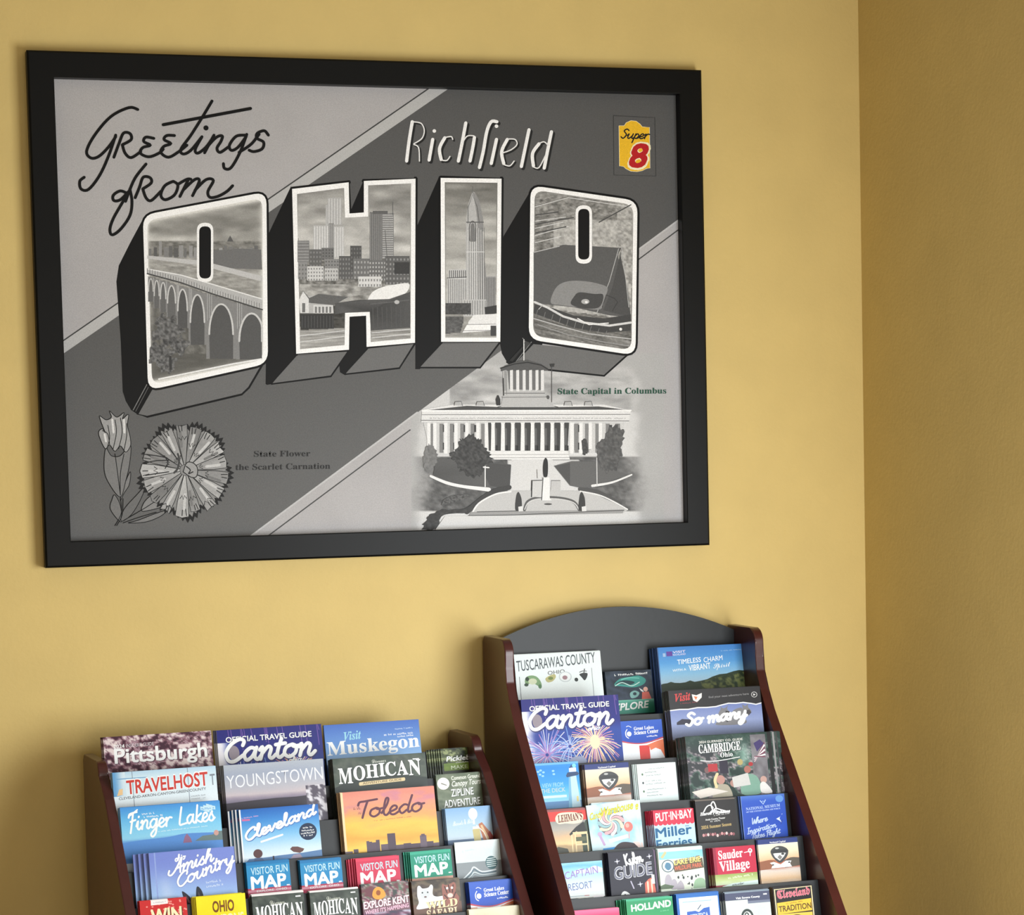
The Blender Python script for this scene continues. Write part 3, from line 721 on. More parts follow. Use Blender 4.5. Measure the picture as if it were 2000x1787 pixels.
def c_cambridge(a):
    pal = [(34,52,48),(60,92,80),(120,130,126),(66,60,72),(180,170,174),(52,56,60)]
    def f(X, Y):
        t = np.clip((fbm(X * 11, Y * 11) - .5) * 4 + .5, 0, .999) * 5; i = t.astype(int); w = (t - i)[:, None]; P_ = np.array(pal, float)
        c = P_[i] * (1 - w) + P_[i + 1] * w
        c = mixc(c, (40,66,58), .8 * sm(.22, .05, Y)); return mixc(c, (150,190,176), .75 * np.exp(-(((X - .60) / .07) ** 2 + ((Y - .25) / .14) ** 2)))
    a.grid(0, 0, 1, .9, 80, 66, f)
    a.grid(.68, .02, .84, .7, 12, 40, lambda X, Y: mixc((150,150,156), (90,86,92), fbm(X * 20, Y * 14)))
    a.rect(.86, .0, .90, .8, (36,36,38)); a.rect(.915, .0, .935, .8, (150,148,150)); a.rect(.95, 0, .965, .8, (70,68,70))
    for i in range(7): a.poly([(.70 + .001 * i, .34 - i * .012), (.82, .11 + i * .028), (.83, .125 + i * .028), (.705, .352 - i * .012)], (236,232,236) if i % 2 else (120,70,90))
    a.poly([(.71,.12),(.78,.08),(.82,.13),(.74,.22)], (70,60,110)); a.next()
    for x, y, r, c in [(.33,.52,.045,(186,140,130)),(.62,.42,.036,(170,110,100)),(.46,.57,.035,(176,136,126)),(.20,.40,.03,(120,90,90)),(.78,.55,.035,(196,160,150)),(.55,.33,.03,(180,166,110))]:
        a.ell(x, y, r, r * 1.2, c, 14)
    a.poly(curve([(.24,.75),(.26,.6),(.33,.57),(.41,.6),(.43,.75)], True), (170,164,146)); a.poly(curve([(.54,.7),(.56,.52),(.62,.47),(.72,.52),(.74,.7)], True), (126,166,150)); a.poly(curve([(.75,.7),(.74,.6),(.79,.58),(.86,.7)], True), (226,224,222))
    a.line([(.30,.45),(.27,.52),(.28,.6)], .03, (226,206,160), True)
    a.rect(.21, .33, .31, .42, (176,54,60)); a.rect(.33, .30, .42, .45, (46,42,58)); a.poly([(.45,.50),(.62,.46),(.64,.60),(.46,.62)], (206,206,204)); a.ell(.66, .36, .025, .025, (170,56,60), 10)
    a.poly([(.02,.64),(.2,.60),(.4,.66),(.1,.72)], (222,214,206))
    a.text("2024 GUERNSEY CO. GUIDE", .14, .085, .60, .075, .026, (226,226,220))
    shadow_text(a, 'CAMBRIDGE', .13, .20, .57, .185, .10, WHT, (26,40,38), 'serif', .006, .01)
    a.text('Ohio', .35, .262, .48, .255, .055, WHT, 'serif'); a.line([(.14,.285),(.3,.30),(.55,.27)], .008, WHT, True)
def c_lighthouse(a):
    vgrad(a, [(0, (60,150,220)), (.12, (34,136,220)), (.5, (52,156,226)), (.72, (90,186,232)), (.95, (150,214,238))], nx=6)
    a.rect(0, 0, 1, .05, (110,180,226))
    a.next(); a.hold = True
    for x, y in [(.08,.2),(.14,.17),(.2,.22),(.12,.27),(.18,.31),(.42,.2),(.43,.28)]: a.ell(x, y, .032, .026, (150,206,240), 8)
    a.hold = False
    a.text('A VIEW FROM', .06, .60, .62, .585, .10, (150,206,226)); a.text('THE DECK', .10, .73, .66, .715, .10, (190,206,200)); a.rect(.1, .80, .68, .86, (206,236,244))
    a.poly([(.70,1.2),(.76,.36),(.93,.35),(.99,1.2)], (190,224,240)); a.poly([(.70,1.2),(.76,.36),(.80,.36),(.78,1.2)], (120,180,214))
    a.poly([(.70,.34),(.74,.26),(.96,.25),(1.0,.30),(.97,.34),(.72,.38)], (44,70,110)); a.rect(.78, .15, .94, .25, (236,246,250)); a.poly([(.78,.16),(.84,.07),(.95,.13)], (50,80,130)); a.ell(.9, .1, .045, .05, (130,214,226), 12)
    a.rect(.9, .85, .94, .98, (226,210,130))
def c_guardian(a):
    vgrad(a, [(0, (230,226,216)), (.35, (240,220,190)), (.55, (236,190,150)), (.62, (190,110,80)), (.78, (176,96,70)), (.84, (214,206,200)), (1.1, (226,190,150)), (1.3, (240,236,230))], wob=.1, sx=3, sy=4)
    a.poly(curve([(.0,.60),(.25,.56),(.4,.58)]).tolist() + [(.4,.8),(0,.82)], (150,96,70)); a.poly(curve([(.62,.60),(.8,.53),(1,.55)]).tolist() + [(1,.76),(.62,.8)], (96,88,78))
    a.rect(0, 0, 1, .13, (44,60,124)); a.text('National Capital', .30, .115, .70, .105, .045, WHT, 'serif')
    # shield emblem with dark brim above a white chevron and a blank ribbon
    a.poly(curve([(.30,.34),(.38,.24),(.50,.20),(.64,.23),(.74,.33),(.70,.50),(.52,.66),(.36,.52)], True), (70,72,74))
    a.poly([(.36,.40),(.50,.37),(.68,.40),(.62,.50),(.51,.60),(.40,.50)], (226,226,224)); a.poly([(.46,.5),(.52,.44),(.58,.5),(.52,.58)], (130,128,126)); a.poly([(.30,.35),(.40,.30),(.66,.30),(.76,.35),(.66,.39),(.38,.39)], (56,58,60)); a.ell(.6, .42, .04, .03, (60,62,64), 10); a.ell(.47, .26, .05, .025, (190,192,190), 10)
    a.poly([(.26,.64),(.36,.62),(.52,.70),(.66,.61),(.80,.62),(.76,.69),(.80,.78),(.28,.79),(.32,.71)], (244,244,242)); a.ell(.33, .70, .03, .02, (60,60,60), 8); a.ell(.74, .66, .03, .02, (60,60,60), 8)
def c_leaflet(a):
    a.rect(0, 0, 1, 1.5, (232,248,248))
    a.fine(.28, .16, .70, .145, .03, (84,92,92), 1)
    for i, y in enumerate((.26, .50, .74)):
        a.ell(.13, y + .03, .025, .035, (100,124,100) if i != 1 else (70,76,80), 10)
        for k in range(2 + (i == 2)): a.fine(.2, y + k * .085, .2 + .3 + .1 * ((i + k) % 3), y - .012 + k * .085, .034, (84,92,92), 7 * i + k)
def c_lehmans(a):
    a.rect(0, 0, 1, .06, (150,80,80)); a.rect(0, .05, 1, .30, (214,60,52))
    vgrad(a, [(.28, (150,150,146)), (.5, (176,170,160)), (.65, (216,180,140)), (.82, (236,206,150)), (.86, (180,150,110)), (1.2, (206,200,170))], wob=.08)
    a.poly([(.72,.5),(.84,.3),(1,.24),(1,1.1),(.74,1.1)], (56,72,58)); a.poly([(.46,.60),(.62,.44),(.80,.32),(.86,.6),(.84,.66),(.62,.54),(.48,.64)], (40,44,42))
    for x in (.50, .58, .84): a.rect(x, .62, x + .025, 1.1, (236,214,166))
    a.rect(.54, .56, .86, .62, (226,206,160)); a.rect(.60, .68, .82, .78, (90,96,70)); a.rect(.60, .84, .84, .88, (226,206,160))
    a.poly([(0,.98),(.2,.88),(.4,.94),(.44,1.1),(0,1.1)], (70,72,60)); a.rect(0, 1.04, 1, 2.2, (214,214,186))
    a.poly(curve([(.18,.22),(.26,.10),(.46,.08),(.66,.10),(.80,.16),(.76,.32),(.60,.36),(.40,.34),(.24,.34)], True), (240,226,196))
    a.text("LEHMAN'S", .24, .31, .78, .27, .17, (110,30,30), 'serif', off=.02)
def c_candy(a):
    a.grid(0, 0, 1, 1.3, 30, 30, lambda X, Y: mixc((206,232,238), (160,206,236), sm(.45, .7, fbm(X * 3.5, Y * 3))))
    a.ell(.46, .42, .27, .30, (110,110,120), 30)
    for i in range(12):
        t = i * math.pi / 6
        L = [(.46 + .25 * k * math.cos(t + 1.6 * k), .42 + .28 * k * math.sin(t + 1.6 * k)) for k in np.linspace(.05, 1, 9)]
        a.line(L, [.015, .07], [(240,240,235),(226,170,176),(226,226,190),(150,190,196)][i % 4])
    for cc, oo in (((84,84,20), .035), ((214,206,30), .012)):
        a.text('Candy', .03, .33, .30, .29, .15, cc, 'boldi', off=oo); a.text('Warehouse', .26, .28, .95, .20, .18, cc, 'boldi', off=oo)
    a.ell(.80, .58, .09, .11, (226,120,110), 22); a.ell(.78, .55, .04, .05, (240,170,160), 14); a.line([(.80,.68),(.78,.84)], .014, (226,160,150)); a.line([(.46,.70),(.46,.80)], .014, (210,200,200))
    a.ell(.20, .66, .05, .05, (196,170,200), 12); a.line([(.20,.7),(.26,.9)], .05, (190,160,200))
    a.poly([(.36,.80),(.76,.74),(.77,.82),(.38,.88)], (236,244,240))
    a.rect(.22, .98, .50, 1.2, (40,150,226)); a.poly(curve([(.42,1.14),(.48,.98),(.62,.90),(.80,.93),(.92,1.0),(.98,1.14)], True), (54,40,44)); a.poly([(.84,.92),(.98,.94),(1,1.1),(.94,1.06)], (240,214,206)); a.rect(.06, 1.02, .12, 1.14, (130,130,150))
def c_putinbay(a):
    a.rect(0, 0, 1, .36, (206,40,70)); a.rect(0, .36, 1, 1.4, (190,228,244))
    a.next(); a.hold = True
    for i in range(9): a.ell(.055 + i * .111, .36, .055, .045, (206,40,70), 10)
    a.hold = False
    a.grid(0, .46, .08, 1.4, 2, 6, lambda X, Y: mixc((150,200,226), (190,228,244), X / .08))
    for w in (.03, .0):
        a.text('PUT·IN·BAY', .06, .29, .96, .235, .22, (130,20,40) if w else WHT, off=.03 if w else .008)
    a.text('Miller', .02, .72, .92, .66, .25, (16,92,140), off=.02); a.text('Ferries', .02, 1.02, .90, .97, .24, (16,100,150), off=.02)
    a.rect(.76, .44, .86, .47, (120,150,190))
def c_theater(a):
    a.rect(0, 0, 1, 1.5, (40,38,38)); a.rect(0, 0, 1, .03, (110,100,90))
    for pts in ([(.20,.33),(.28,.20),(.38,.16),(.44,.24)],[(.42,.28),(.40,.14),(.46,.07),(.50,.16),(.52,.28)],[(.40,.36),(.50,.26),(.62,.30),(.78,.36)],[(.34,.38),(.44,.30),(.6,.36),(.84,.385)]):
        a.line(pts, .03, WHT, True)
    a.text('Huron Playhouse', .10, .43, .86, .39, .085, WHT, 'serifi', off=.03); a.fine(.44, .46, .84, .43, .025, (220,220,220), 3)
    a.text('Amish Country Theater', .22, .575, .72, .55, .05, (226,226,224), off=.01); a.fine(.34, .62, .60, .61, .04, (220,220,218), 3)
    a.text('2024 Summer Season', .10, .80, .86, .75, .085, (196,170,110), 'serif', off=.012)
    r = random.Random(5)
    for i in range(14):
        x = .14 + i * .058; a.ell(x, 1.0 - r.uniform(0, .05), .03, .045, [(206,150,150),(150,90,96),(226,200,196),(110,60,66)][i % 4], 8)
def c_museum(a):
    vgrad(a, [(0, (80,120,200)), (.15, (44,86,190)), (.6, (40,80,186)), (1.4, (44,84,190))], nx=6)
    a.rect(0, 0, .012, 1.5, (120,150,214)); a.ell(.88, .12, .09, .09, (100,150,216), 14)
    a.line([(.44,.14),(.50,.23),(.56,.13)], .022, (170,196,236)); a.line([(.46,.18),(.5,.15),(.54,.18)], .012, (170,196,236))
    a.text('NATIONAL MUSEUM', .10, .36, .88, .315, .07, (176,198,236), 'serif', off=.008); a.text('OF THE UNITED STATES AIR FORCE', .10, .42, .88, .38, .034, (170,190,232), 'serif', off=.02)
    a.pen('Where', .20, .72, .56, .65, .075, .02, (190,208,240), .35); a.pen('Inspiration', .08, .95, .74, .82, .07, .018, (190,208,240), .35); a.pen('Takes Flight'.replace('k', 'k'), .16, 1.08, .82, .98, .065, .018, (190,208,240), .3)
    a.poly([(.76,.62),(.86,.57),(.84,.61),(.88,.72),(.82,.66)], (214,226,244)); a.line([(.90,.52),(.91,.5)], .01, (200,214,240)); a.line([(.86,.76),(.91,.64)], .01, (40,56,120))
def c_resort(a):
    vgrad(a, [(0, (150,206,234)), (.1, (110,182,224)), (.2, (150,208,230)), (.5, (200,232,236)), (.66, (214,236,236)), (.9, (232,240,240))], wob=.1)
    a.poly(curve([(.3,.22),(.45,.17),(.6,.2),(.8,.12),(1,.2)]).tolist() + [(1,.3),(.3,.3)], (206,234,240))
    a.text('CAPTAIN', .06, .42, .88, .32, .19, (150,120,190), off=.006, style='sans'); a.text('RESORT', .12, .72, .72, .68, .18, (110,120,170), style='sans', off=.006)
    a.rect(0, .82, 1, 2.2, (236,242,240)); a.rect(.08, .86, .55, .875, (170,190,196)); a.rect(.5, .86, .62, .88, (190,120,120))
    mottle(a, 1.1, [(90,84,70),(150,150,110),(226,220,206),(120,60,60)], 6, 9, 16, 8, y0=.92, con=4); a.rect(.72, .88, .97, 1.12, (240,236,238))
def c_guide(a):
    a.rect(0, 0, 1, 1.5, (24,22,40)); a.rect(.965, .0, .975, 1.4, (150,110,150))
    for x, y in ((.18,.20),(.86,.14),(.62,.74)):
        a.line([(x-.05,y),(x+.05,y-.01)], .014, (190,190,210)); a.line([(x,y-.05),(x,y+.05)], .014, (190,190,210)); a.ell(x, y, .022, .022, WHT, 8)
    a.pen('Kylm', .36, .30, .72, .24, .12, .034, WHT, -.05)
    a.text('GUIDE', .09, .60, .90, .53, .27, (130,130,150), off=.05); a.text('GUIDE', .09, .60, .90, .53, .27, WHT, off=.035); a.text('GUIDE', .09, .60, .90, .53, .27, (110,112,130), off=.0)
    a.line([(.16,1.3),(.20,1.05),(.26,.90),(.34,.93),(.38,1.0)], .06, (236,240,240), True); a.poly([(.40,.94),(.52,1.04),(.56,1.1),(.47,1.09)], (206,200,200)); a.line([(.43,.66),(.48,.82)], .025, (180,176,196))
    a.poly([(.72,.72),(.80,.64),(.90,.60),(.94,.95),(.92,1.3),(.70,1.3)], (226,110,90)); a.line([(.78,.7),(.77,1.2)], .03, (250,220,190)); a.line([(.86,.66),(.86,1.2)], .03, (250,220,190)); a.rect(.87, .55, .93, .75, (240,240,240))
    a.ell(.33, 1.25, .05, .09, (60,150,150), 10)
def c_wildlife(a):
    a.rect(0, 0, 1, 1.5, (222,234,214)); a.rect(0, 0, 1, .08, (206,230,226)); a.grid(.02, .08, 1, .26, 8, 4, lambda X, Y: mixc((110,190,230), (160,214,236), fbm(X * 3, Y * 8)))
    a.poly([(.05,.20),(.16,.06),(.2,.1),(.1,.24)], (196,190,140))
    a.text('MISSOURI RIVER', .34, .40, .94, .32, .10, (120,90,60), off=.05); a.poly([(.30,.38),(.98,.28),(1,.52),(.34,.58)], (96,84,66)); a.text('LAKE ERIE', .34, .41, .94, .36, .12, (240,214,120), off=.02); a.text('WILDLIFE PARK', .34, .54, .96, .49, .10, (214,110,80), off=.03)
    a.ell(.20, .42, .14, .15, (64,84,100), 24); a.ell(.20, .42, .12, .13, (214,234,240), 24); a.poly(curve([(.13,.44),(.17,.34),(.25,.36),(.27,.46),(.2,.52)], True), (84,130,160))
    r = random.Random(9); a.next(); a.hold = True
    for i in range(22): a.ell(.42 + r.uniform(-.02, .5), .66 + r.uniform(0, .55), r.uniform(.012, .035), r.uniform(.012, .04), (50,54,60), 8)
    a.hold = False
    for x, y in ((.18,.74),(.30,.86),(.44,.92)): a.poly(curve([(x-.08,y+.1),(x-.05,y-.08),(x+.03,y-.12),(x+.08,y),(x+.05,y+.12)], True), (176,170,180))
    a.poly(curve([(.72,1.0),(.78,.8),(.92,.76),(1,.84),(1,1.1),(.76,1.1)], True), (150,184,150)); a.poly([(0,.88),(.1,.84),(.3,.9),(.25,.96),(0,.96)], (90,110,84)); a.rect(0, 1.0, 1, 2.2, (214,228,222))
def c_sauder(a):
    a.rect(0, 0, 1, .68, (190,30,64)); a.rect(0, .0, .07, .68, (150,24,56))
    a.text('Sauder', .12, .30, .70, .27, .22, (246,236,236), 'serif', off=.015); a.text('Village', .12, .60, .84, .565, .25, (246,236,236), 'serif', off=.015)
    a.line([(.74,.17),(.84,.15)], .018, WHT); a.ell(.88, .13, .05, .06, WHT, 12); a.line([(.88,.15),(.87,.26)], .018, WHT); a.ell(.88, .12, .02, .025, (190,30,64), 8)
    vgrad(a, [(.68, (150,170,90)), (.8, (180,196,130)), (.95, (200,216,180))], wob=.1); a.fine(.3, .80, .9, .76, .05, (226,230,206), 3)
    a.poly([(.15,.98),(.4,.92),(1,.88),(1,2.2),(.1,2.2)], (214,236,232)); a.pen('sauder', .38, .98, .66, .96, .03, .01, (96,110,110), .2)
def c_pink(a):
    a.rect(0, 0, 1, .6, (226,56,106)); a.grid(0, 0, 1, .2, 10, 3, lambda X, Y: mixc((240,110,150), (220,50,100), sm(0, .18, Y)))
def c_holland(a):
    vgrad(a, [(0, (70,180,140)), (.06, (30,140,90)), (.5, (34,150,84)), (.9, (60,176,90))], nx=8)
    a.text('HOLLAND', .10, .27, .96, .22, .145, WHT, off=.03); a.fine(.72, .32, .9, .31, .02, (130,206,160), 3)
def c_seneca(a):
    a.rect(0, 0, 1, 1.2, (24,100,180)); a.rect(.06, .10, .97, 1.2, (224,240,244)); a.rect(.14, .19, .82, .21, (140,180,214))
    a.poly([(.22,.44),(.42,.43),(.5,.47),(.62,.38),(.76,.36),(.76,.9),(.22,.9)], (38,90,180)); a.line([(.48,.40),(.56,.30)], .02, (40,60,90)); a.text('SENECA', .28, .66, .72, .62, .14, (206,222,240), 'serif', off=.02)
def c_eight(a):
    a.rect(0, 0, 1, .24, (66,72,100)); a.rect(0, .0, 1, .03, (130,146,160))
    a.grid(0, .2, 1, 1.2, 12, 10, lambda X, Y: mixc((220,226,220), (190,204,200), fbm(X * 2, Y * 3)), clip=[(-.01,.19),(.5,.19),(.8,.26),(1.01,.30),(1.01,1.3),(-.01,1.3)])
    a.text('Visit Seneca County', .24, .175, .78, .17, .045, WHT, off=.01); a.rect(.86, .09, .94, .12, WHT)
    a.ell(.46, .62, .14, .20, (40,52,50), 26); a.ell(.46, .64, .10, .16, (214,222,216), 24); a.ell(.45, .56, .05, .06, (40,52,50), 16); a.ell(.45, .56, .025, .03, (206,214,210), 12)
def c_tradition(a):
    a.rect(0, 0, 1, 1.2, (26,22,24)); a.line([(.04,1.2),(.04,.06),(.96,.04),(.96,1.2)], .03, (232,214,170))
    a.text('Cleveland', .09, .31, .92, .25, .20, (240,170,176), 'frak', off=.03); a.text('Cleveland', .09, .31, .92, .25, .20, (200,90,110), 'frak', off=.0)
    a.poly([(.07,.42),(.93,.36),(.93,.68),(.07,.72)], (236,190,60)); a.fine(.3, .47, .72, .44, .04, (150,110,30), 3)
    a.text('TRADITION', .10, .66, .92, .62, .15, (90,70,20), off=.02)
    a.rect(.07, .72, .93, 1.2, (232,196,80)); a.ell(.52, .96, .26, .20, (40,34,30), 24); a.ell(.52, .97, .20, .14, (240,226,190), 24)

# ---------------------------------------------------------------- the room
YW = 0.0                                     # face of the back wall; +x right, +y into the wall
XR = 1.0942                                  # face of the right wall
PZ = 1.93                                    # height of the poster's centre
M_WALL = material('ochre_wall_paint', (206, 181, 116), 0.6, 0.25, bump=(110, 0.35, 0.0016), noise=(7, 0.035))
M_CREAM = material('cream_wall_paint', (214, 204, 178), 0.7)
M_CEIL = material('white_ceiling_paint', (196, 190, 176), 0.9)
M_FLOOR = material('tan_floor_tile', (196, 176, 146), 0.45, noise=(3, 0.12))
M_TRIM = material('white_trim_paint', (228, 226, 220), 0.4)
M_BLACK = material('black_satin_frame', (8, 9, 9), 0.42, 0.16, bump=(60, 0.08, 0.0006))
M_BOARD = material('backing_board', (96, 80, 60), 0.9)
M_PRINT = print_material('matte_poster_print', 0.5, 0.16, 520, 0.13)
M_COVER = print_material('glossy_cover_print', 0.34, 0.16, 300, 0.03)

def wall_box(name, x0, y0, z0, x1, y1, z1, mat, holes=None):
    bm = bmesh.new()
    if holes is None: box_bm(bm, x0, y0, z0, x1, y1, z1)
    else:
        (ya, yb, za, zb) = holes                      # opening in a wall that runs along y
        for b in [(x0, y0, z0, x1, ya, z1), (x0, yb, z0, x1, y1, z1), (x0, ya, z0, x1, yb, za), (x0, ya, zb, x1, yb, z1)]: box_bm(bm, *b)
    o = bm_obj(name, bm, mat); o['kind'] = 'structure'; return o
wall_box('wall_back', -4.2, 0.0, 0.0, XR, 0.12, 2.75, M_WALL)
wall_box('wall_right', XR, -7.2, 0.0, XR + 0.12, 0.12, 2.75, M_WALL, holes=(-3.2, -1.5, 0.45, 2.05))
wall_box('wall_left', -4.32, -7.2, 0.0, -4.2, 0.12, 2.75, M_CREAM)
wall_box('wall_front', -4.2, -7.32, 0.0, XR, -7.2, 2.75, M_CREAM)
wall_box('floor', -4.32, -7.32, -0.1, XR + 0.12, 0.12, 0.0, M_FLOOR)
wall_box('ceiling', -4.32, -7.32, 2.75, XR + 0.12, 0.12, 2.85, M_CEIL)
wall_box('baseboard_back', -4.2, -0.015, 0.0, XR, 0.0, 0.10, M_TRIM)
wall_box('baseboard_right', XR - 0.015, -7.2, 0.0, XR, 0.0, 0.10, M_TRIM)
win = empty('window_1'); win['kind'] = 'structure'; win.location = (XR + 0.06, -2.35, 0.45)
bm = bmesh.new()
for b in [(-.04,-.85,0,.04,-.79,1.6),(-.04,.79,0,.04,.85,1.6),(-.04,-.79,0,.04,.79,.06),(-.04,-.79,1.54,.04,.79,1.6),(-.02,-.02,.06,.02,.02,1.54)]: box_bm(bm, *b)
bm_obj('window_frame', bm, M_TRIM, win)

# ---------------------------------------------------------------- camera rays, used to read flat artwork off the photograph
_a, _b, _c = CAM_ROT
_Rx = np.array([[1,0,0],[0,math.cos(_a),-math.sin(_a)],[0,math.sin(_a),math.cos(_a)]])
_Ry = np.array([[math.cos(_b),0,math.sin(_b)],[0,1,0],[-math.sin(_b),0,math.cos(_b)]])
_Rz = np.array([[math.cos(_c),-math.sin(_c),0],[math.sin(_c),math.cos(_c),0],[0,0,1]])
CAM_M = _Rz @ _Ry @ _Rx
def rays(px, py):
    px = np.atleast_1d(np.asarray(px, float)); py = np.atleast_1d(np.asarray(py, float))
    return np.stack([(px - PCX) / FPX, -(py - PCY) / FPX, -np.ones(len(px))], 1) @ CAM_M.T

# ---------------------------------------------------------------- framed poster
PW, PH, FB = 1.3174, 0.914, 0.0513           # opening of the frame and width of its rails
poster = empty('framed_poster', Matrix.Translation((0, YW, PZ)), 'large black framed black and white greetings postcard poster hung on the ochre wall', 'picture')
def rail(horizontal, s):
    bm = bmesh.new(); a, b = (PW / 2, PH / 2) if horizontal else (PH / 2, PW / 2)
    prof = [(0.0, b), (-0.031, b), (-0.032, b + 0.0015), (-0.032, b + FB - 0.004), (-0.029, b + FB), (0.0, b + FB)]
    L0 = [a - (b - q[1]) if True else a for q in prof]
    A, B = [], []
    for (y, w) in prof:
        e = a + (w - b)
        p, q = (-e, y, w * s), (e, y, w * s)
        if not horizontal: p, q = (w * s, y, -e), (w * s, y, e)
        A.append(bm.verts.new(p)); B.append(bm.verts.new(q))
    n = len(prof); bm.faces.new(A); bm.faces.new(B[::-1])
    for i in range(n): bm.faces.new((A[i], B[i], B[(i + 1) % n], A[(i + 1) % n]))
    bm_obj('frame_rail', bm, M_BLACK, poster)
for s in (1, -1): rail(True, s); rail(False, s)
bm = bmesh.new(); box_bm(bm, -PW/2 - .004, -0.0075, -PH/2 - .004, PW/2 + .004, -0.001, PH/2 + .004); bm_obj('backing_board', bm, M_BOARD, poster)

def poster_map(px, py):
    d = rays(px, py); t = (-0.008 - CAM_LOC[1]) / d[:, 1]
    return np.clip(CAM_LOC[0] + t * d[:, 0], -PW/2 - .03, PW/2 + .03), np.clip(CAM_LOC[2] + t * d[:, 2] - PZ, -PH/2 - .03, PH/2 + .03)
PG = 1.0
pa = Art(poster_map, PG); pa.STEP = 0.000003; pa.z = 0.008
fA = lambda L: [(40 + x / 2.5529, 80 + y / 2.5529) for x, y in L]
fB = lambda L: [(700 + x / 2.5529, 100 + y / 2.5529) for x, y in L]
fC = lambda L: [(60 + x / 2.857, 680 + y / 2.857) for x, y in L]
fD = lambda L: [(740 + x / 3.0303, 640 + y / 3.0303) for x, y in L]
INK = 10; OUT = 8
# the sheet itself, a little larger than the frame's opening, with its bands
def sheet(X, Y):
    L = 168 + 14 * (fbm(X / 90, Y / 90) - .5)
    return np.stack([L + 1, L - 1, L], 1)
pa.grid(80, 130, 1365, 1085, 40, 30, sheet)

def cloud(X, Y, base=150, amp=60, sx=40, sy=14):
    return base + .8 * amp * (fbm(X / (sx * 1.6), Y / (sy * 1.5) + 3, 3) - .5) * 2

def bgL(X, Y): return 168 + 14 * (fbm(X / 90, Y / 90) - .5)
def s5(X, Y):
    x = (X - 740) * 3.0303; y = (Y - 640) * 3.0303
    L = 168 + 46 * (fbm(x / 130, y / 38) - .5) * 2
    L = np.where(y > 500, 206, L); L = np.where((y > 760) & ((x < 780) | (x > 1030)), 92 + 40 * (fbm(x / 26, y / 18) - .5) * 2, L)
    L = np.where((x > 765) & (x < 1190) & (y > 780), 204, L)
    L = np.where(y > 1085, 208, L)
    edge = 90 * (fbm(x / 90, y / 90) - .5)
    # vignette that melts into the sheet
    w = sm(185, 330, x + edge) * sm(1590, 1430, x + edge) * sm(190, 300, y + edge * .6)
    L = np.where((x < 420) & (y < 720), 196, L)
    L = L + 24 * np.exp(-((w - .4) / .3) ** 2) * sm(0, .25, w)
    return np.stack([L * w + bgL(X, Y) * (1 - w)] * 3, 1)
vg = fD([(170,470),(600,170),(1290,290),(1640,240),(1640,1215),(170,1215)])
pa.grid(800, 690, 1300, 1050, 150, 108, s5, clip=[(801, 840), (801, 800), (925, 690), (1300, 690), (1300, 1050), (801, 1050)])
pa.poly([(104, 704), (126, 689), (872, 176), (900, 157), (1342, 168), (1342, 416.5), (462, 1066.7), (112, 1078)], lambda X, Y: np.stack([84 + 14 * sm(500, 1000, Y)] * 3, 1))  # band grey lightens downwards: light falling on the poster put into the ink
pa.poly([(104,678.8),(868,151.6),(900,157),(872,176),(104,704)], 176); pa.line([(104, 678.8), (868, 151.6)], 2.6, 62)
pa.line([(500, 1064.2), (801, 839.6)], 2.4, 70); pa.line([(1200, 541.9), (1342, 436)], 2.4, 70)
pa.line([(462, 1067.5), (815, 805.5)], 3.2, 184); pa.line([(1200, 522), (1342, 417.5)], 3.2, 184)

# --- letter sides and undersides
def outline(pts, w=3.2): pa.line(list(pts) + [pts[0]], w, OUT)
O1 = roundpoly(fA([(610,868),(1226,752),(1234,1608),(636,1742)]), 24)
side1 = fA([(612,885),(545,1010),(490,1120),(478,1200),(500,1500),(512,1787)]) + fC([(513,240),(530,295),(560,345),(600,372),(650,383),(700,200),(680,150),(650,60)])
pa.poly(side1, INK)
pa.poly(fC([(690,205),(600,368),(650,381),(1175,256),(1214,216),(1296,85),(1240,105),(740,215)]), 104)
pa.line(fC([(690,200),(596,366),(650,383),(1178,258),(1218,220),(1300,80)]), 4, OUT)
pa.line(fC([(655,190),(572,345)]), 1.6, 120); pa.line(fC([(668,196),(586,352)]), 1.0, 100)
H = [(570.5,369),(681,356),(682.5,417),(710.6,415),(710.6,353.5),(811.5,349),(810.5,669.5),(716,677.5),(715,616.5),(682.5,618.5),(681.5,683),(578.5,691)]
pa.poly(fA([(1350,722),(1237,960),(1228,1300),(1222,1710)]) + fC([(1318,205),(1345,200),(1480,35),(1480,0)]), INK)
pa.poly([(682,357),(706,353),(682,416)], 84)
pa.poly([(711,350),(711,416),(682,418)], INK)
pa.poly([(681,618),(717,616),(717,681),(674,733),(664,727),(661,700),(680,684)], INK)
pa.poly(fC([(1478,45),(1775,15),(1675,157),(1345,200)]), 104); pa.line(fC([(1478,42),(1345,200),(1675,157),(1775,15)]), 3.6, OUT)
pa.poly([(717,681),(810,673),(780,719),(674,731)], 104); pa.line([(717,681),(674,731),(780,719),(811,670)], 3.6, OUT)
I_ = [(860.5,347.5),(979.5,349),(977,667.5),(861.5,667.5)]
pa.poly([(857,346),(812,447),(811,721),(820,721),(862,672)], INK)
pa.poly([(861,672),(976,669),(938,718),(820,718)], 104); pa.line([(861,671),(820,718),(938,718),(977,668)], 3.6, OUT)
O2 = roundpoly([(1036,362),(1245,392),(1241,694),(1032.5,663)], 24)
pa.poly([(1040,366),(983,462),(977,560),(976,668),(980,690),(990,707),(1003,716),(1050,700),(1060,670)], INK)
pa.poly([(1042,672),(1225,690),(1236,684),(1180,733),(1076,722),(1000,716)], 104); pa.line([(1038,668),(1002,714)], 1.5, 120); pa.line([(990,707),(1003,716),(1076,723),(1180,734),(1240,680)], 3.6, OUT)

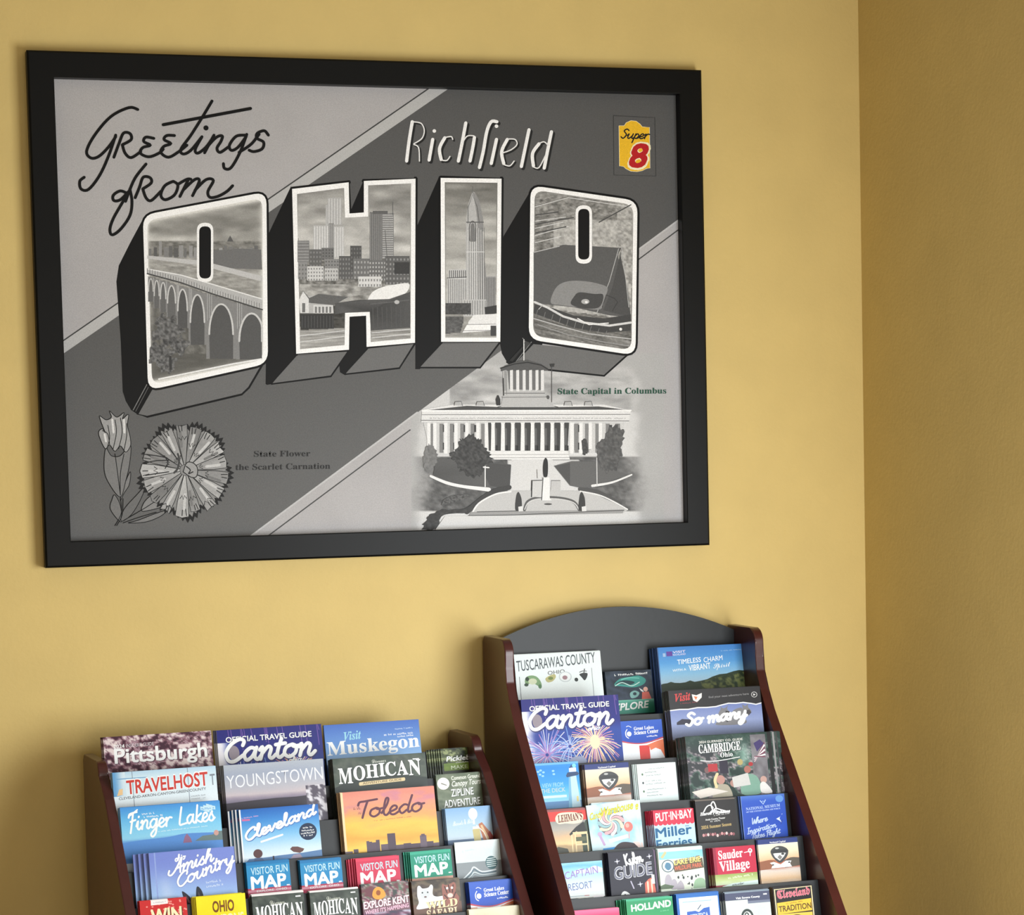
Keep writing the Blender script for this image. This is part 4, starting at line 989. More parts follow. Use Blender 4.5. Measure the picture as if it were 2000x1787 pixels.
# --- letter faces: black outline, white border, picture
def face(P_, inner, fn, nx, ny, border=238):
    pa.line(np.vstack([P_, P_[:1]]), 8.6, OUT)
    pa.poly(P_, border)
    x0, y0 = np.min(inner, 0); x1, y1 = np.max(inner, 0)
    pa.poly(inner, lambda X, Y: fn(X, Y))
    pa.grid(x0, y0, x1, y1, nx, ny, fn, clip=inner)

# O with the viaduct
in1 = roundpoly(fA([(630,895),(1206,782),(1211,1590),(656,1712)]), 20)
def s1(X, Y):
    x = (X - 40) * 2.5529; y = (Y - 80) * 2.5529
    L = cloud(X, Y, 140, 62, 34, 12) + 26 * sm(900, 1010, y)
    L = np.where(y > 1000, 120 + 70 * (fbm(x / 22, y / 9) - .5) * 2 * 0.6, L)
    L = np.where(y > 1075, 150 + 40 * (fbm(x / 30, y / 8) - .5) * 2, L)
    deck = 1140 + (x - 630) * .30
    L = np.where(y > deck + 30, 104 + 36 * (fbm(x / 16, y / 22) - .5) * 2, L)
    L = np.where((y > 1560) & (y > deck), 92 + 20 * (fbm(x / 50, y / 8) - .5), L)
    e = np.minimum(np.minimum(x - 632, 1208 - x), np.minimum(y - 900 + (x - 630) * .19, 1700 - (x - 660) * .2 - y))
    L = L + (215 - L) * np.exp(-np.clip(e, 0, 99) / 11.0)
    return np.stack([L, L - 1, L - 5], 1)
face(O1, in1, s1, 100, 130)
r = random.Random(4)
pa.next(); pa.hold = True
for i in range(22):
    x = 640 + i * 25; w = r.uniform(9, 24); h = r.uniform(20, 60) * (1.5 if 640 < x < 760 else 1)
    if 870 < x < 975: continue
    pa.poly(fA([(x, 1075 + (x-640)*.03), (x, 1050 - h * .6), (x + w, 1050 - h * .6), (x + w, 1075 + (x-640)*.03)]), r.randint(92, 150))
pa.hold = False
pa.poly(fA([(1030,1000),(1045,970),(1062,1000)]), 88)
pa.poly(fA([(960,1045),(1100,1035),(1200,1040),(1205,1140),(960,1130)]), 108); pa.poly(fA([(632,1085),(900,1120),(1205,1200),(1205,1172),(900,1095),(632,1070)]), 186)
piers = [636, 664, 694, 728, 778, 838, 926, 1075, 1230]
bots = [1280, 1320, 1345, 1360, 1395, 1470, 1560, 1610, 1610]
dk = lambda x: 1160 + (x - 630) * .30
for i in range(len(piers) - 1):
    xa, xb = piers[i], piers[i + 1]; w = xb - xa; top = dk((xa + xb) / 2) + 14 + w * .18
    yb = (bots[i] + bots[i + 1]) / 2
    arch = [(xa + w * .12, yb)] + [(xa + w * (.5 - .40 * math.cos(t)), top + (yb - top) * .55 * (1 - math.sin(t))) for t in np.linspace(0, math.pi, 11)] + [(xb - w * .10, yb)]
    arch = [(min(x, 1204), min(y, 1588)) for x, y in arch]
    pa.poly(fA([(min(xa,1204), min(yb,1588)), (min(xa,1204), dk(xa) + 12), (min(xb,1204), dk(min(xb,1204)) + 12), (min(xb,1204), min(yb,1588))]), 128)
    pa.poly(fA(arch), 84 if i > 3 else 100)
    pa.line(fA(arch)[1:-1], 1.6 + .3 * i, 196, smooth=True, n=2)
    for k in range(3 if i > 3 else 1):
        xx = xa + w * (.04 + .07 * k) if i > 3 else xa
        if xx < 1200: pa.line(fA([(xx, dk(xx) + 10), (xx, min(yb, top + (yb - top) * (.3 - .05 * k)))]), 1.0, 176)
pa.poly(fA([(632,1135),(800,1165),(970,1215),(1206,1285),(1206,1340),(960,1262),(800,1205),(632,1160)]), 176)
pa.line(fA([(632,1137),(800,1167),(970,1217),(1206,1287)]), 2.2, 222); pa.line(fA([(632,1160),(800,1205),(960,1262),(1206,1340)]), 2.6, 66)
pa.lines([fA([(632 + i * 13, 1142 + i * 13 * .30 - (8 if i < 20 else 2)), (632 + i * 13, 1160 + i * 13 * .31)]) for i in range(44)], .9, 92)
for cx, cy, rr, sd in ((730,1440,95,1),(690,1560,75,2),(790,1520,60,3),(730,1610,60,4)):
    q = [(cx + rr * (1 + .25 * math.sin(5 * t + sd) + .12 * math.sin(11 * t)) * math.cos(t) * .8, cy + rr * (.8 + .2 * math.cos(7 * t + sd)) * math.sin(t)) for t in np.linspace(0, 6.28, 40, endpoint=False)]
    q = [(max(x, 640), min(y, 1690)) for x, y in q]
    x0, y0 = np.min(fA(q), 0); x1, y1 = np.max(fA(q), 0)
    pa.grid(x0, y0, x1, y1, 34, 34, lambda X, Y: np.stack([96 + 62 * (fbm(X / 4, Y / 4) - .5) * 2] * 3, 1), clip=fA(q))
pa.poly(fA([(740,1570),(752,1570),(756,1640),(742,1640)]), 60)
pa.line(fA([(690,1686),(1060,1610),(1200,1586)]), 3, 226)
slot = lambda cx, y0, y1, w, col: pa.poly(roundpoly([(cx - w, y0), (cx + w, y0), (cx + w, y1), (cx - w, y1)], w * .95), col)
slot(400.5, 435, 551, 16, 236); slot(400.5, 442, 544, 11.5, 8)

# H with the city skyline
inH = [(580,379),(672,367),(674,425),(719,423),(719,362),(803,358),(802,661),(724,668),(723,609),(674,611),(673,674),(586,682)]
def s2(X, Y):
    L = cloud(X, Y, 150, 60, 36, 12) + 24 * sm(380, 470, Y) - 20 * sm(400, 360, Y)
    L = np.where(Y > 505, 118 + 70 * (fbm(X / 6, Y / 4) - .5) * 2, L)
    L = np.where((Y > 556) & (Y < 598), 150 + 60 * (fbm(X / 12, Y / 5) - .5) * 2, L)
    L = np.where(Y > 598, 70 + 60 * (fbm(X / 9, Y / 3) - .5), L)
    L = np.where(Y > 645 - (X - 580) * .05, 150 + 50 * (fbm(X / 50, Y / 2.2) - .5) * 2, L)
    return np.stack([L, L - 1, L - 4], 1)
face(np.array(H), inH, s2, 130, 170)
def bld(x0, y0, x1, y1, c, win=None, wc=None, nxw=4, nyw=8, skew=0):
    pa.poly([(x0, y0), (x1, y0 - skew), (x1, y1), (x0, y1)], c)
    if win:
        pa.next(); h = pa.hold; pa.hold = True
        for i in range(nxw):
            xx = x0 + (x1 - x0) * (i + .5) / nxw
            if win == 'v': pa.line([(xx, y0 + 2), (xx, y1 - 2)], (x1 - x0) / nxw * .42, wc, cap=False)
        for j in range(nyw):
            yy = y0 + (y1 - y0) * (j + .5) / nyw
            if win == 'h': pa.line([(x0 + 1, yy), (x1 - 1, yy)], (y1 - y0) / nyw * .42, wc, cap=False)
            if win == 'g':
                for i in range(nxw):
                    xx = x0 + (x1 - x0) * (i + .3) / nxw; pa.rect(xx, yy, xx + (x1 - x0) / nxw * .45, yy + (y1 - y0) / nyw * .45, wc)
        pa.hold = h
bld(640,386,667,440,168,'v',196,5); bld(636,400,640,500,176); bld(612,440,642,498,176,'v',208,6); bld(642,436,652,498,132,'v',160,3); bld(652,442,672,504,180,'v',204,4)
bld(581,470,604,512,118,'h',146,1,7); bld(604,487,628,530,98,'g',130,4,5); bld(628,484,652,508,112,'g',84,4,4); bld(582,512,600,545,140,'g',108,3,4)
bld(600,520,632,548,200,'g',126,6,4); bld(634,506,668,540,134,'g',96,6,5); bld(634,524,660,548,186,'g',120,5,3); bld(662,500,690,545,92,'g',130,5,5)
bld(684,480,706,530,84,'g',110,4,6); bld(722,414,746,512,104,'v',136,6,skew=-3); bld(746,418,769,505,122,'h',176,1,20,skew=2); bld(728,412,757,418,96)
bld(690,505,722,545,112,'g',160,5,4); bld(720,508,760,548,108,'g',178,7,5); bld(700,540,745,560,206,'g',130,8,2); bld(752,500,800,556,96,'g',140,7,6); bld(770,512,800,535,62)
pa.lines([[(767, 395), (767, 420)], [(752, 450), (757, 520)]], 1.2, 92)
pa.poly([(586,585),(592,570),(601,578),(622,576),(650,592),(652,612),(586,612)], 176); pa.poly([(584,588),(592,568),(604,582),(622,574),(680,580),(652,596),(608,592)], 96)
pa.poly([(584,586),(592,569),(603,584),(603,611),(586,611)], 214); pa.rect(590,592,596,610,110); pa.rect(612,596,650,612,206)
for i in range(5): pa.rect(615 + i * 7, 599, 619 + i * 7, 611, 120)
pa.poly(curve([(719,584),(728,570),(746,561),(770,556),(796,553),(799,562),(790,574),(768,582),(742,589),(724,590)], True), 228)
pa.poly([(654,592),(700,586),(760,584),(801,570),(801,640),(724,646),(722,608),(676,610),(654,614)], lambda X, Y: np.stack([52 + 10 * (X % 7)] * 3, 1)); pa.rect(588,614,652,642,58)
pa.lines([[(590 + i * 6, 617), (590 + i * 6, 640)] for i in range(11)], 1.2, 82); pa.lines([[(728 + i * 9, 600), (729 + i * 9, 640)] for i in range(8)], 1.4, 84)
pa.line([(724,594),(799,586)], 2, 96); pa.ell(775, 590, 5, 4, 180, 10); pa.lines([[(586,656),(672,646)],[(586,668),(672,657)],[(726,650),(801,643)],[(726,660),(801,652)]], 1.6, 204)

# I with the tower
inI = [(868.5,356),(971.5,357),(969.5,659.5),(869.5,659.5)]
def s3(X, Y):
    L = cloud(X, Y, 158, 48, 40, 9) - 34 * sm(430, 365, Y) + 14 * sm(440, 520, Y)
    L = np.where(Y > 612, 150 + 60 * (fbm(X / 14, Y / 4) - .5), L)
    return np.stack([L, L - 1, L - 5], 1)
face(np.array(I_), inI, s3, 50, 120)
pa.poly([(923,374),(927,376),(936,392),(941,415),(944,430),(944,480),(950,545),(950,612),(910,612),(910,430),(914,400)], 176)
pa.poly([(923,374),(930,380),(936,392),(941,415),(944,430),(944,480),(950,545),(950,612),(934,612),(932,430),(928,400)], 138)
pa.lines([[(914 + i * 4.2, 440 + abs(i - 3) * 3), (914 + i * 4.4, 610)] for i in range(8)], 1.1, 206); pa.lines([[(916 + i * 4.2, 445), (916 + i * 4.4, 608)] for i in range(8)], .9, 104)
pa.line([(914,436),(914,405),(923,380),(932,405),(936,436)], 1.4, 92); pa.line(curve([(917,470),(917,440),(923,432),(929,440),(929,470)]), 1.5, 78); pa.poly(curve([(918,472),(919,442),(923,436),(927,442),(928,472)]), 118)
pa.line([(911,434),(944,434)], 2, 96); pa.line([(911,492),(945,492)], 1.4, 206); pa.line([(923,364),(923,378)], 1, 100)
bld(876,526,911,545,190,'v',92,9); bld(874,543,911,598,196,'v',120,10); bld(949,540,968,606,150,'v',98,6); pa.line([(873,543),(911,541)], 1.6, 96); bld(905,585,950,618,186,'v',140,9)
pa.grid(870, 592, 920, 614, 26, 12, lambda X, Y: np.stack([50 + 50 * fbm(X / 3, Y / 3)] * 3, 1)); pa.poly([(946,600),(970,596),(970,612),(948,616)], 60)
pa.grid(870, 616, 905, 656, 18, 20, lambda X, Y: np.stack([60 + 60 * fbm(X / 5, Y / 3)] * 3, 1), clip=[(870,616),(925,617),(916,628),(905,634),(900,650),(870,653)])
pa.poly([(925,615),(970,613),(970,640),(912,641),(915,628)], 222); pa.poly([(912,634),(968,634),(968,645),(903,650)], 234); pa.line([(912,634),(968,633)], 1.2, 140); pa.line([(904,646),(968,645)], 1.2, 130); pa.rect(958,636,969,656,70)

# O with the ball park from the air
in2 = roundpoly([(1044,371),(1237,400),(1233,684),(1041,656)], 20)
def s4(X, Y):
    L = 128 + 66 * (fbm(X / 7, (Y + .3 * X) / 3.2) - .5) * 2
    L = np.where((Y > 430) & (X > 1080), 168 + 46 * (fbm(X / 5, Y / 5) - .5) * 2, L)
    L = np.where(X > 1205, 160 + 60 * (fbm(X / 5, Y / 4) - .5) * 2, L)
    L = np.where(Y > 600 + (X - 1040) * .12, 110 + 60 * (fbm(X / 30, (Y - .25 * X) / 2.2) - .5) * 2, L)
    return np.stack([L, L - 1, L - 4], 1)
face(O2, in2, s4, 96, 130)
pa.lines([[(1045,404),(1110,386),(1235,405)],[(1045,432),(1105,424)],[(1045,446),(1100,434)],[(1045,460),(1110,442)],[(1045,474),(1095,462)]], 1.4, 205)
pa.lines([[(1046,438),(1120,425)],[(1046,455),(1105,443)],[(1046,420),(1090,414)],[(1170,434),(1232,400)]], 2.2, 74)
pa.poly([(1042,494),(1092,480),(1100,478),(1214,484),(1206,498),(1222,560),(1232,620),(1190,616),(1120,600),(1042,592)], 88)
pa.poly([(1214,484),(1196,560),(1178,606),(1232,620),(1225,560),(1212,500)], 76)
pa.line([(1042,493),(1092,481)], 1.6, 180); pa.line([(1208,486),(1190,550),(1166,610)], 1.5, 168); pa.line([(1214,484),(1222,545),(1228,600)], 1.2, 176)
pa.poly(curve([(1076,592),(1080,572),(1092,556),(1112,549),(1140,549),(1168,554),(1186,562),(1182,580),(1172,604),(1130,600),(1096,596)], True), 134)
pa.poly(curve([(1115,594),(1122,578),(1132,571),(1160,574),(1178,576),(1170,600),(1140,602)], True), 70); pa.ell(1143, 589, 8, 5, 168, 14); pa.ell(1145, 590, 3, 2.4, 226, 8)
pa.line([(1184,576),(1200,583),(1206,590),(1196,607)], 1.6, 60); pa.line([(1184,576),(1176,600)], 1.4, 60)
pa.poly([(1044,594),(1080,602),(1120,616),(1180,622),(1232,614),(1232,646),(1180,650),(1120,640),(1042,612)], 66)
pa.line([(1044,590),(1068,600),(1100,618),(1140,630),(1190,636),(1232,630)], 4.2, 206); pa.line([(1128,622),(1150,634),(1188,631)], 2, 226); pa.line([(1060,595),(1052,604)], 1.5, 180)
pa.line([(1042,622),(1090,636),(1150,652),(1232,662)], 2, 180); pa.line([(1050,634),(1110,654),(1180,668),(1230,676)], 1.6, 150); pa.ell(1212, 643, 3, 3, 226, 8)
pa.lines([[(1050 + i * 15, 605 + i * 4.6), (1046 + i * 15, 620 + i * 4.2)] for i in range(10)], 1.0, 120)
slot(1140, 401, 515, 16, 236); slot(1140, 408, 507, 11, 8)

# --- lettering
GW = 5.7
G = [[(585,342),(540,333),(450,378),(370,470),(330,550),(352,584),(392,575),(440,528),(475,478)],[(475,470),(440,572),(395,670),(340,740),(302,738),(296,700),(318,680)],
 [(466,580),(492,510),(514,460),(546,462),(552,492),(508,518)],[(508,518),(522,560),(552,582),(600,552)],
 [(665,486),(625,480),(615,502),(648,520),(610,532),(598,560),(640,578),(690,560),(712,540)],
 [(768,472),(730,472),(716,492),(750,512),(715,526),(700,556),(738,580),(790,552),(830,520)],
 [(955,300),(910,375),(850,470),(800,540),(812,564),(850,545),(905,478)],[(905,478),(872,540),(884,560),(925,530),(962,478)],
 [(965,470),(918,558)],[(925,535),(975,482),(1006,474),(1000,500),(980,535),(995,556),(1035,530)],
 [(1118,470),(1075,476),(1042,520),(1052,546),(1085,530),(1125,478)],[(1128,466),(1095,555),(1050,632),(1018,636),(1012,612)],[(1090,556),(1150,515),(1190,465)],
 [(1236,470),(1215,448),(1180,462),(1180,486),(1212,505),(1205,538),(1165,552),(1140,545)]]
F_ = [[(626,614),(574,680),(544,745),(524,800)],[(546,742),(556,800),(546,870),(500,938),(458,967),(446,940),(462,888),(500,820),(536,760)],[(536,762),(498,748),(463,770),(466,796),(498,792),(538,752)],
 [(572,782),(594,728),(612,680),(646,682),(652,708),(610,738)],[(610,738),(626,782),(652,796),(700,750)],
 [(762,700),(720,722),(700,768),(722,792),(768,768),(785,720),(762,700)],[(785,715),(830,690),(850,690)],
 [(838,690),(795,776)],[(810,745),(868,692),(892,698),(858,772)],[(870,745),(925,692),(962,696),(935,750),(945,780),(985,775),(1030,750),(1058,722)]]
pa.lines([fA(s) for s in G + F_], GW, INK, smooth=True)
pa.lines([fA([(712,418),(1147,337)])], 6.2, INK); pa.ell(*fA([(925,434)])[0], 5, 5, INK, 12)

RT = [[(268,352),(252,450),(240,548)],[(370,440),(352,543)],[(430,432),(404,485),(412,540)],[(535,358),(516,460),(498,548)],[(578,430),(570,480),(556,548)],
      [(690,352),(662,352),(640,400),(622,500),(603,580)],[(688,440),(662,560)],[(742,440),(714,500),(724,560)],[(850,392),(812,575)],[(900,462),(868,510),(872,572)],[(962,402),(944,490),(926,583)]]
RN = [[(272,352),(312,360),(328,395),(316,435),(276,462)],[(276,465),(300,482),(304,548)],[(432,430),(462,426),(470,440)],[(414,543),(440,545),(456,525)],[(512,470),(540,425),(575,422)],
      [(742,438),(780,440),(790,465),(760,492),(716,508)],[(724,565),(754,572),(776,548)],[(902,460),(925,452),(946,470)],[(874,578),(900,580),(932,520)]]
sh = lambda L, dx, dy: [(x + dx, y + dy) for x, y in L]
pa.lines([fB(sh(s, 9, 9)) for s in RT], 7.6, 34, smooth=True); pa.lines([fB(sh(s, 7, 7)) for s in RN], 3.6, 34, smooth=True)
pa.lines([fB(s) for s in RT], 6.4, 232, smooth=True); pa.lines([fB(s) for s in RN], 2.4, 224, smooth=True)
for x, y in ((378,398),(688,374)): pa.ell(*fB([(x, y)])[0], 3.6, 3.6, 232, 10)

TX = (52, 66, 60)
pa.text('State Flower', 496, 892, 606, 891, 11.5, 44, 'serif', off=.0)
pa.text('the Scarlet Carnation', 460, 918, 645, 915.5, 11.5, 44, 'serif', off=.0)

# --- motel badge: yellow panel with a round top and bottom, script word over a red numeral
pa.line([(1198,226),(1279,230),(1281,344),(1199,342),(1198,226)], 1.2, 62)
bd = [(1209,246),(1219,246),(1223,240),(1232,236),(1242,237),(1250,243),(1254,248),(1268,249),(1269,328),(1262,329),(1254,333),(1244,335),(1232,334),(1222,329),(1218,325),(1210,324)]
pa.line(bd + [bd[0]], 1.6, (236, 226, 190)); pa.poly(bd, (226, 178, 40))
pa.text('8', 1223, 330, 1265, 328, 50, (236, 226, 190), 'boldi', off=.055); pa.text('8', 1226, 327, 1262, 325, 45, (176, 30, 34), 'boldi', off=.03)
pa.pen('Super', 1212, 270, 1266, 271, 9, 2.6, 30, .3)

# --- carnation and bud
def petal(pts, c, w=1.4): pa.poly(curve(pts, True), c); pa.line(curve(pts, True), w, OUT, closed=True)
for pts, c in [([(505,970),(445,900),(455,840),(470,820),(500,880)],112),([(505,965),(520,900),(590,820),(640,770),(610,850),(560,930)],104),([(545,975),(600,960),(690,925),(760,905),(720,940),(640,970)],118),([(618,905),(640,850),(700,810),(770,830),(740,880),(660,905)],128),
              ([(500,850),(515,780),(555,690),(550,760),(520,810)],120)]:
    petal(fC(pts), c)
petal(fC([(418,560),(410,680),(440,760),(500,830),(530,740),(552,640),(556,540),(500,600),(450,600)]), 118)
pa.lines([fC([(470,590),(485,700),(500,820)]), fC([(520,590),(500,700),(500,820)]), fC([(500,830),(505,920),(470,990)]), fC([(515,840),(510,930),(480,990)]), fC([(520,960),(640,890),(700,850)]), fC([(515,975),(600,945),(700,915)])], 1.5, OUT, smooth=True)
petal(fC([(415,560),(385,500),(380,465),(400,450),(415,470),(392,410),(385,378),(420,400),(450,385),(440,350),(480,385),(520,360),(512,395),(545,370),(540,430),(555,500),(556,545),(530,580),(500,545),(470,575),(440,540)]), 150)
pa.lines([fC([(470,400),(478,470),(460,560)]), fC([(500,390),(510,470),(490,560)]), fC([(430,430),(440,500),(425,560)]), fC([(535,420),(535,490),(520,570)]), fC([(400,460),(430,480),(440,540)])], 1.5, OUT, smooth=True)
pa.lines([fC([(455,400),(462,470)]), fC([(520,400),(522,470)]), fC([(412,480),(420,520)])], 4, 206, smooth=True)
rc = random.Random(12); cen = (862, 680)
ring = []
for i in range(120):
    t = 2 * math.pi * i / 120; rad = 245 * (1 + .05 * math.sin(5 * t) + .05 * math.sin(9 * t + 1)) + (14 if i % 2 else -8)
    ring.append((cen[0] + rad * math.cos(t), cen[1] + rad * 1.05 * math.sin(t)))
pa.poly(fC(ring), 30); pa.poly(fC([((x - cen[0]) * .9 + cen[0], (y - cen[1]) * .9 + cen[1]) for x, y in ring]), 132)
inn = [((x - cen[0]) * .93 + cen[0], (y - cen[1]) * .93 + cen[1]) for x, y in ring]
np_ = 17
for i in range(np_):
    t0 = 2 * math.pi * (i + rc.uniform(-.12, .12)) / np_; t1 = 2 * math.pi * (i + 1) / np_; tm = (t0 + t1) / 2; ro = rc.uniform(222, 250)
    q = [(30, t0), (ro * .7, t0 + .02), (ro, t0 + .05), (ro * rc.uniform(.94, 1.05), tm), (ro, t1 - .05), (ro * .7, t1 - .02), (30, t1)]
    g = rc.randint(124, 176)
    pts = fC([(cen[0] + a * math.cos(b), cen[1] + a * 1.05 * math.sin(b)) for a, b in q])
    pa.poly(pts, lambda X, Y, g=g: np.stack([g + 40 * (vnoise(X / 4, Y / 4) - .5)] * 3, 1)); pa.line(pts + [pts[0]], 1.3, 36)
    a0 = rc.uniform(.3, .9) * ro; k = tm + rc.uniform(-.08, .08)
    pt = lambda a, b: fC([(cen[0] + a * math.cos(b), cen[1] + a * 1.05 * math.sin(b))])[0]
    pa.lines([[pt(ro * .52, k), pt(ro * .84, k + .02)]], 5, 190 if i % 3 else 116, smooth=False)
    pa.lines([[pt(a0, tm - .12), pt(a0 - 14, tm - .05), pt(a0 + 6, tm), pt(a0 - 12, tm + .06), pt(a0 + 4, tm + .12)], [pt(ro * .98, t0 + .1), pt(ro * .84, t0 + .12)], [pt(ro * .98, tm), pt(ro * .86, tm)]], 1.7, 38)
pa.poly(fC(curve([(850,690),(870,640),(905,640),(930,670),(925,715),(895,720)], True)), 150); pa.line(fC([(850,690),(870,640),(905,640),(930,670),(925,715),(895,720),(850,690)]), 1.8, 36, smooth=True)
pa.line(fC([(820,590),(828,620),(820,670),(800,695)]), 4, 66, smooth=True); pa.line(fC([(868,660),(890,680),(880,700),(905,690)]), 2.2, 40, smooth=True)
pa.lines([fC([(620,590),(700,600),(760,612)]), fC([(640,640),(700,628),(770,625)]), fC([(640,710),(700,700),(770,690)]), fC([(745,600),(765,640),(750,670)])], 2, 40, smooth=True)

# --- statehouse
W_ = 214; S_ = 92; K_ = 48
pa.poly(fD([(255,485),(440,455),(1330,455),(1490,490),(1480,560),(250,560)]), W_)
pa.poly(fD([(270,490),(520,462),(720,470),(880,420),(1040,470),(1300,466),(1480,488)]), 74)
pa.poly(fD([(700,470),(880,424),(1060,470)]), 186); pa.line(fD([(700,470),(880,424),(1060,470)]), 1.4, 60)
pa.line(fD([(255,492),(1490,490)]), 3, 230); pa.line(fD([(255,515),(1485,513)]), 1.2, 110); pa.line(fD([(250,548),(1480,552)]), 1.4, 96)
pa.fine(*fD([(300,540)])[0], *fD([(1460,540)])[0], 3, 150, 5)
pa.poly(fD([(262,562),(1450,562),(1440,740),(1140,740),(1120,760),(650,760),(640,740),(350,755),(300,720)]), 196)
for i in range(19):
    x = 290 + i * 61.5
    if x > 640 and x < 1130: continue
    pa.rect(*fD([(x + 6, 568)])[0], *fD([(x + 30, 740 if x < 1290 else 620)])[0], 126)
    if 320 < x < 1340:
        pa.rect(*fD([(x + 36 - 10, 575)])[0], *fD([(x + 44, 618)])[0], 66); pa.rect(*fD([(x + 26, 680)])[0], *fD([(x + 42, 722)])[0], 60)
pa.poly(fD([(645,562),(1125,562),(1115,728),(650,728)]), 66)
pa.lines([fD([(660 + i * 30 + 8, 700), (660 + i * 30 + 8, 725)]) for i in range(16)], 2.4, 40)
pa.lines([fD([(692 + i * 59, 600), (692 + i * 59, 690)]) for i in range(8)], 4, 98)
for i in range(9):
    x = 662 + i * 58.5; pa.poly(fD([(x, 562), (x + 26, 562), (x + 22, 572), (x + 25, 728), (x, 728), (x + 3, 572)]), 226); pa.line(fD([(x + 25, 572), (x + 25, 726)]), 1, 130)
for x in (285, 320, 385, 445, 510, 575, 625, 1130, 1185, 1240, 1300): pa.poly(fD([(x, 562), (x + 20, 562), (x + 20, 745 if x < 1200 else 720), (x, 745 if x < 1200 else 720)]), 224)
pa.poly(fD([(660,730),(1115,730),(1130,780),(650,780)]), 220); pa.line(fD([(655,752),(1122,750)]), 1, 160); pa.line(fD([(650,770),(1128,768)]), 1, 150)
# drum and dome
pa.poly(fD([(722,245),(745,225),(830,195),(880,190),(960,215),(1000,240),(1000,255),(722,258)]), 84); pa.line(fD([(720,240),(800,215),(880,205),(960,222),(1005,250)]), 2.2, 46)
pa.poly(fD([(732,255),(978,255),(978,395),(1010,440),(1040,465),(720,465),(735,400)]), 178)
pa.poly(fD([(760,255),(975,255),(972,370),(770,365)]), 106)
for i, x in enumerate((738, 775, 812, 850, 888, 926, 958)): pa.poly(fD([(x, 252), (x + 17, 250), (x + 18, 372 + 6 * math.sin(i)), (x, 375)]), 214 if i else 150)
pa.line(fD([(735,300),(738,400)]), 2, 60); pa.line(fD([(752,260),(755,395)]), 1.2, 120); pa.line(fD([(740,388),(980,388)]), 1.6, 110); pa.line(fD([(728,412),(1000,410)]), 1.6, 128)
pa.poly(fD([(695,460),(690,425),(700,400),(708,400),(718,425),(718,460)]), 56); pa.line(fD([(1022,215),(1022,440)]), 1.3, 84); pa.poly(fD([(1010,215),(1040,212),(1035,232),(1015,232)]), 56); pa.ell(*fD([(1000,412)])[0], 3, 4, 84, 8)
for x in (470, 600, 1120, 1240): pa.poly(fD([(x-26,460),(x-20,438),(x+16,436),(x+24,462)]), 170); pa.line(fD([(x-26,460),(x-20,438),(x+16,436),(x+24,462)]), 1.2, 86)
pa.line(fD([(857,70),(857,192)]), 1.8, 226); pa.poly(fD([(858,75),(900,92),(880,108),(862,128)]), 60); pa.line(fD([(850,62),(862,80),(858,92)]), 1, 150)
pa.poly(fD([(770,195),(850,108),(852,122),(790,200)]), 40)
# grounds
def tree(pts, base=62, amp=44, sc=3.5):
    q = np.array(fD(curve(pts, True, 8))); c0 = q.mean(0); k = np.arange(len(q))
    q = c0 + (q - c0) * (1 + .26 * (vnoise(k * .8, k * 0 + base) - .5) + .03 * np.sin(k * 1.9))[:, None] * .99; x0, y0 = np.min(q, 0); x1, y1 = np.max(q, 0)
    pa.poly(q, base); pa.grid(x0, y0, x1, y1, 40, 40, lambda X, Y: np.stack([base + amp * 1.5 * (fbm(X / sc, Y / sc) - .42)] * 3, 1), clip=q)
pa.poly(fD([(340,770),(640,795),(780,810),(770,930),(640,950),(420,915),(320,870)]), lambda X, Y: np.stack([86 + 30 * (vnoise(X / 5, Y / 4) - .5)] * 3, 1)); pa.poly(fD([(640,800),(782,812),(775,930),(700,945),(655,935),(630,880)]), 74)
pa.poly(fD([(1035,818),(1140,790),(1280,790),(1430,860),(1480,870),(1280,935),(1200,950),(1130,935)]), 96); pa.poly(fD([(1040,820),(1130,800),(1130,930)]), 78)
tree([(440,790),(430,740),(470,690),(490,650),(540,630),(590,650),(620,700),(660,750),(670,790),(640,820),(600,870),(520,875),(470,830)])
tree([(1290,760),(1290,700),(1330,650),(1360,600),(1420,575),(1450,620),(1440,700),(1430,780),(1400,850),(1340,850),(1300,810)], 82, 40)
tree([(262,800),(268,730),(300,690),(340,730),(345,780),(320,830),(280,850)], 112, 30)
tree([(1200,670),(1230,668),(1235,740),(1205,745)], 66, 30, 2)
pa.line(fD([(305,878),(400,918),(500,940),(650,958)]), [4.6, 6, 6, 8], 226, smooth=True); pa.line(fD([(1262,936),(1380,915),(1495,870)]), [5, 4, 3], 222, smooth=True)
pa.line(fD([(520,1090),(600,1020),(680,970),(770,945)]), 10, 64, smooth=True); pa.line(fD([(1190,955),(1300,975),(1420,1040)]), 8, 80, smooth=True)
tree([(262,1195),(290,1120),(360,1080),(500,1070),(540,1050),(520,1095),(380,1110),(340,1190)], 58, 30); tree([(360,1050),(400,1005),(510,985),(520,1010),(420,1040)], 80, 60, 2)
pa.poly(fD([(540,1110),(600,1030),(700,985),(800,965),(1180,965),(1290,990),(1400,1040),(1470,1080),(1440,1100),(800,1112)]), 186)
pa.line(fD([(545,1108),(590,1040),(690,985),(780,970)]), 3, 226, smooth=True); pa.line(fD([(1190,968),(1300,990),(1390,1030),(1470,1075)]), 2.6, 222, smooth=True)
pa.poly(fD([(545,1090),(1450,1076),(1440,1100),(700,1112),(530,1115)]), 150); pa.line(fD([(530,1112),(800,1108),(1450,1080)]), 1.4, 74); pa.line(fD([(580,1090),(820,1084)]), 1.4, 66)
pa.line(fD([(860,1078),(880,1030),(940,1008),(1060,1008),(1150,1030),(1185,1078)]), 6, 88, smooth=True); pa.line(fD([(862,1075),(884,1035),(940,1014),(1060,1014),(1150,1035),(1182,1075)]), 2, 200, smooth=True); pa.ell(*fD([(1000,1044)])[0], 8, 2, 80, 10)
